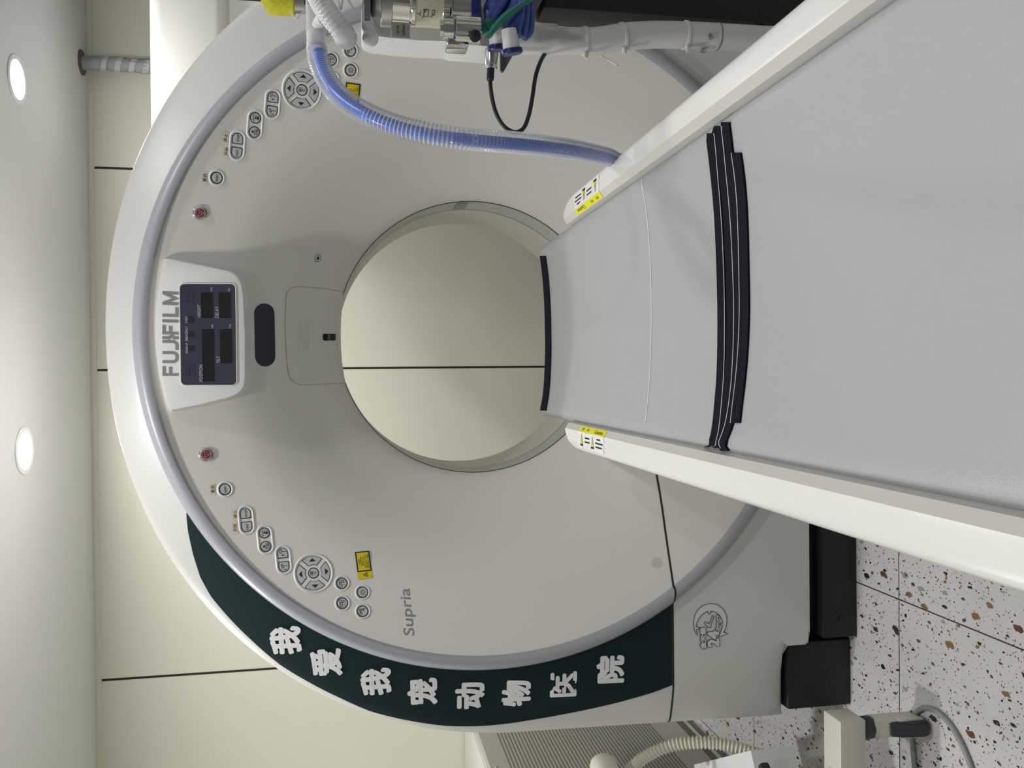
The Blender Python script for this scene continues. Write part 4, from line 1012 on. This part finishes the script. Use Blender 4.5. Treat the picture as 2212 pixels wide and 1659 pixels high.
# yellow wrapped grip + clear loop
yw = empty('yellow_wrapped_arm', tuple(at(605, 5, 1.50)), 'arm wrapped in yellow mesh bandage at the top right corner', 'wrapped arm')
put('yellow_bandage', *g_lathe([(.022, 0), (.024, .002), (.0245, .022), (.0245, .040), (.022, .045)], at(637, 2, 1.50), (0, .02, 1), 28), M_YWRAP, yw, True)
put('frayed_end', *g_lathe([(.018, 0), (.019, .008), (.016, .014), (.006, .02)], at(582, -2, 1.50)-Vector((0, 0, .006)), (0, 0, 1), 16, .12, 5), M_YWRAP, yw, True)
put('metal_cuff', *g_lathe([(.021, 0), (.021, .018)], at(658, 2, 1.50), (0, 0, 1), 24), M_STEEL, yw, True)
put('arm_bar', *g_lathe([(.012, -.05), (.012, .10)], at(640, -8, 1.50), (0, 0, 1), 16), M_BMETAL, yw, True)
lp = spline([at(*p, 1.40) for p in ((627, 24), (632, 33), (640, 40), (646, 36), (652, 28), (662, 26))], 8); put('clear_loop', *g_tube(lp, .0012, 6), M_CLEARW, yw, True)
zz = spline([at(*p, 1.36) for p in ((720, -30), (735, 18), (738, 10), (745, -10), (770, 26), (785, 4), (800, -20))], 6)
tag(put('clear_sampling_line', *g_tube(zz, .0018, 8), M_CLEARW, None, True), 'thin clear sampling line zigzagging above the vaporizer', 'tube')
# rubber bags
def bag(name, label, px, m_, Y, rr0, n=16, flat=.45, grp='rubber breathing bags hanging at the right edge'):
    t = empty(name, tuple(at(px[0][0], px[0][1], Y)), label, 'breathing bag', None)
    g = Geo()
    for j, (seq, rad, dy) in enumerate(rr0):
        P = spline([at(x, y, Y+dy) for x, y in seq], 8); vv, ff = g_tube(P, rad if not isinstance(rad, tuple) else (lambda q, a=rad[0], b=rad[1]: a+(b-a)*math.sin(PI*min(1, q*1.0))), n); g.add(vv, ff)
    g.put('rubber_body', m_, t, True, edge=70); return t
def neck(t, px, py, Y, ang):
    c = at(px, py, Y); d = Vector((math.sin(R_(ang))*.0, -.25, 0)); dirv = (at(px-30, py-28*math.cos(R_(ang))-10, Y)-c); 
    dirv = Vector((.95, -.16, .17)) if ang == 0 else Vector((.95, -.16, .10))
    put('white_connector', *g_lathe([(.0138, 0), (.0132, .010), (.0118, .034)], c, dirv, 28), M_WPART, t, True)
    put('navy_cap', *g_lathe([(.0135, .0045), (.0165, .004), (.0168, -.002), (.0150, -.004), (.012, -.004)], c, dirv, 28), M_NAVYC, t, True)
b1 = bag('blue_breathing_bag', 'blue folded rubber bag whose capped white connector hangs lowest', [(1105, 60)], M_BBAG, 1.34, [
    ([(1100, 86), (1104, 72), (1112, 50), (1120, 20), (1125, -30)], (.009, .019), 0), ([(1128, 80), (1133, 62), (1136, 35), (1138, -20)], .0065, -.008), ([(1118, 76), (1120, 55), (1126, 25), (1128, -20)], .006, -.016),
    ([(1131, 82), (1143, 70), (1147, 48), (1146, 10), (1146, -20)], .0062, -.002)])
neck(b1, 1106, 112, 1.325, 0)
b2 = bag('blue_breathing_bag', 'blue folded rubber bag above the other, its capped connector higher', [(1075, 60)], M_BBAG, 1.36, [
    ([(1078, 76), (1085, 62), (1098, 40), (1110, 10), (1118, -30)], (.008, .014), 0), ([(1056, 46), (1064, 28), (1078, 5), (1090, -25)], .0065, -.006), ([(1062, 50), (1072, 30), (1088, 6), (1100, -25)], .0065, -.012), ([(1080, 66), (1092, 48), (1106, 28), (1112, 5)], .005, -.022),
    ([(1066, 20), (1074, 0), (1080, -25)], .016, .004)])
neck(b2, 1076, 104, 1.345, 1)
gb = empty('green_rubber_strap', tuple(at(1080, 40, 1.33)), 'green rubber strap folded across the blue breathing bags', 'rubber strap')
A = spline([at(x, y, 1.305) for x, y in ((1048, 80), (1068, 48), (1090, 26), (1115, 10), (1150, -14))], 8); B = spline([at(x, y, 1.301) for x, y in ((1058, 80), (1080, 58), (1102, 36), (1124, 18), (1160, -8))], 8)
v, f = [], []
for i, (p, q) in enumerate(zip(A, B)):
    m_ = (p+q)/2+Vector((0, -.006, 0)); bk = Vector((0, .008, 0)); v += [p, m_, q, q+bk, m_+bk, p+bk]
N = len(A)
for i in range(N-1): f += [(i*6+k, i*6+(k+1) % 6, (i+1)*6+(k+1) % 6, (i+1)*6+k) for k in range(6)]
f += [tuple(range(6)), tuple((N-1)*6+k for k in range(6))]
put('strap_band', v, f, M_GBAG, gb, True, edge=70)
put('strap_fold', *g_tube(spline([at(1066, 46, 1.335), at(1054, 52, 1.335), at(1045, 62, 1.335), at(1050, 70, 1.335)], 6), [.004+.005*math.sin(PI*k/18) for k in range(19)], 14), M_GBAG, gb, True)
# black sensor cable
sb = empty('sensor_cable', tuple(at(1062, 130, 1.44)), 'black cable looping below the white pole from a silver plug', 'cable')
ca = [(1058, 158, 1.44), (1059, 180, 1.44), (1063, 212, 1.44), (1072, 245, 1.44), (1088, 272, 1.44), (1110, 285, 1.44), (1130, 278, 1.44), (1142, 250, 1.44), (1150, 210, 1.44), (1157, 165, 1.45), (1168, 132, 1.46), (1180, 112, 1.475), (1190, 100, 1.49)]
put('cable', *g_tube(spline([at(*p) for p in ca], 10), .0036, 12), M_BRUB, sb, True)
d = at(1059, 170, 1.44)-at(1062, 108, 1.44); L = d.length
put('plug', *g_lathe([(.0115, 0), (.0118, L*.1), (.0095, L*.55), (.0090, L*.58)], at(1062, 108, 1.44), d, 28), M_STEEL, sb, True)
put('plug_ring', *g_lathe([(.0100, 0), (.0105, .001), (.0105, .005), (.0098, .006)], at(1061, 142, 1.44), d, 28), M_CHROME, sb, True)
put('boot', *g_lathe([(.0066, 0), (.0064, .018), (.0048, .020)], at(1060, 149, 1.44), d, 20), M_BRUB, sb, True)
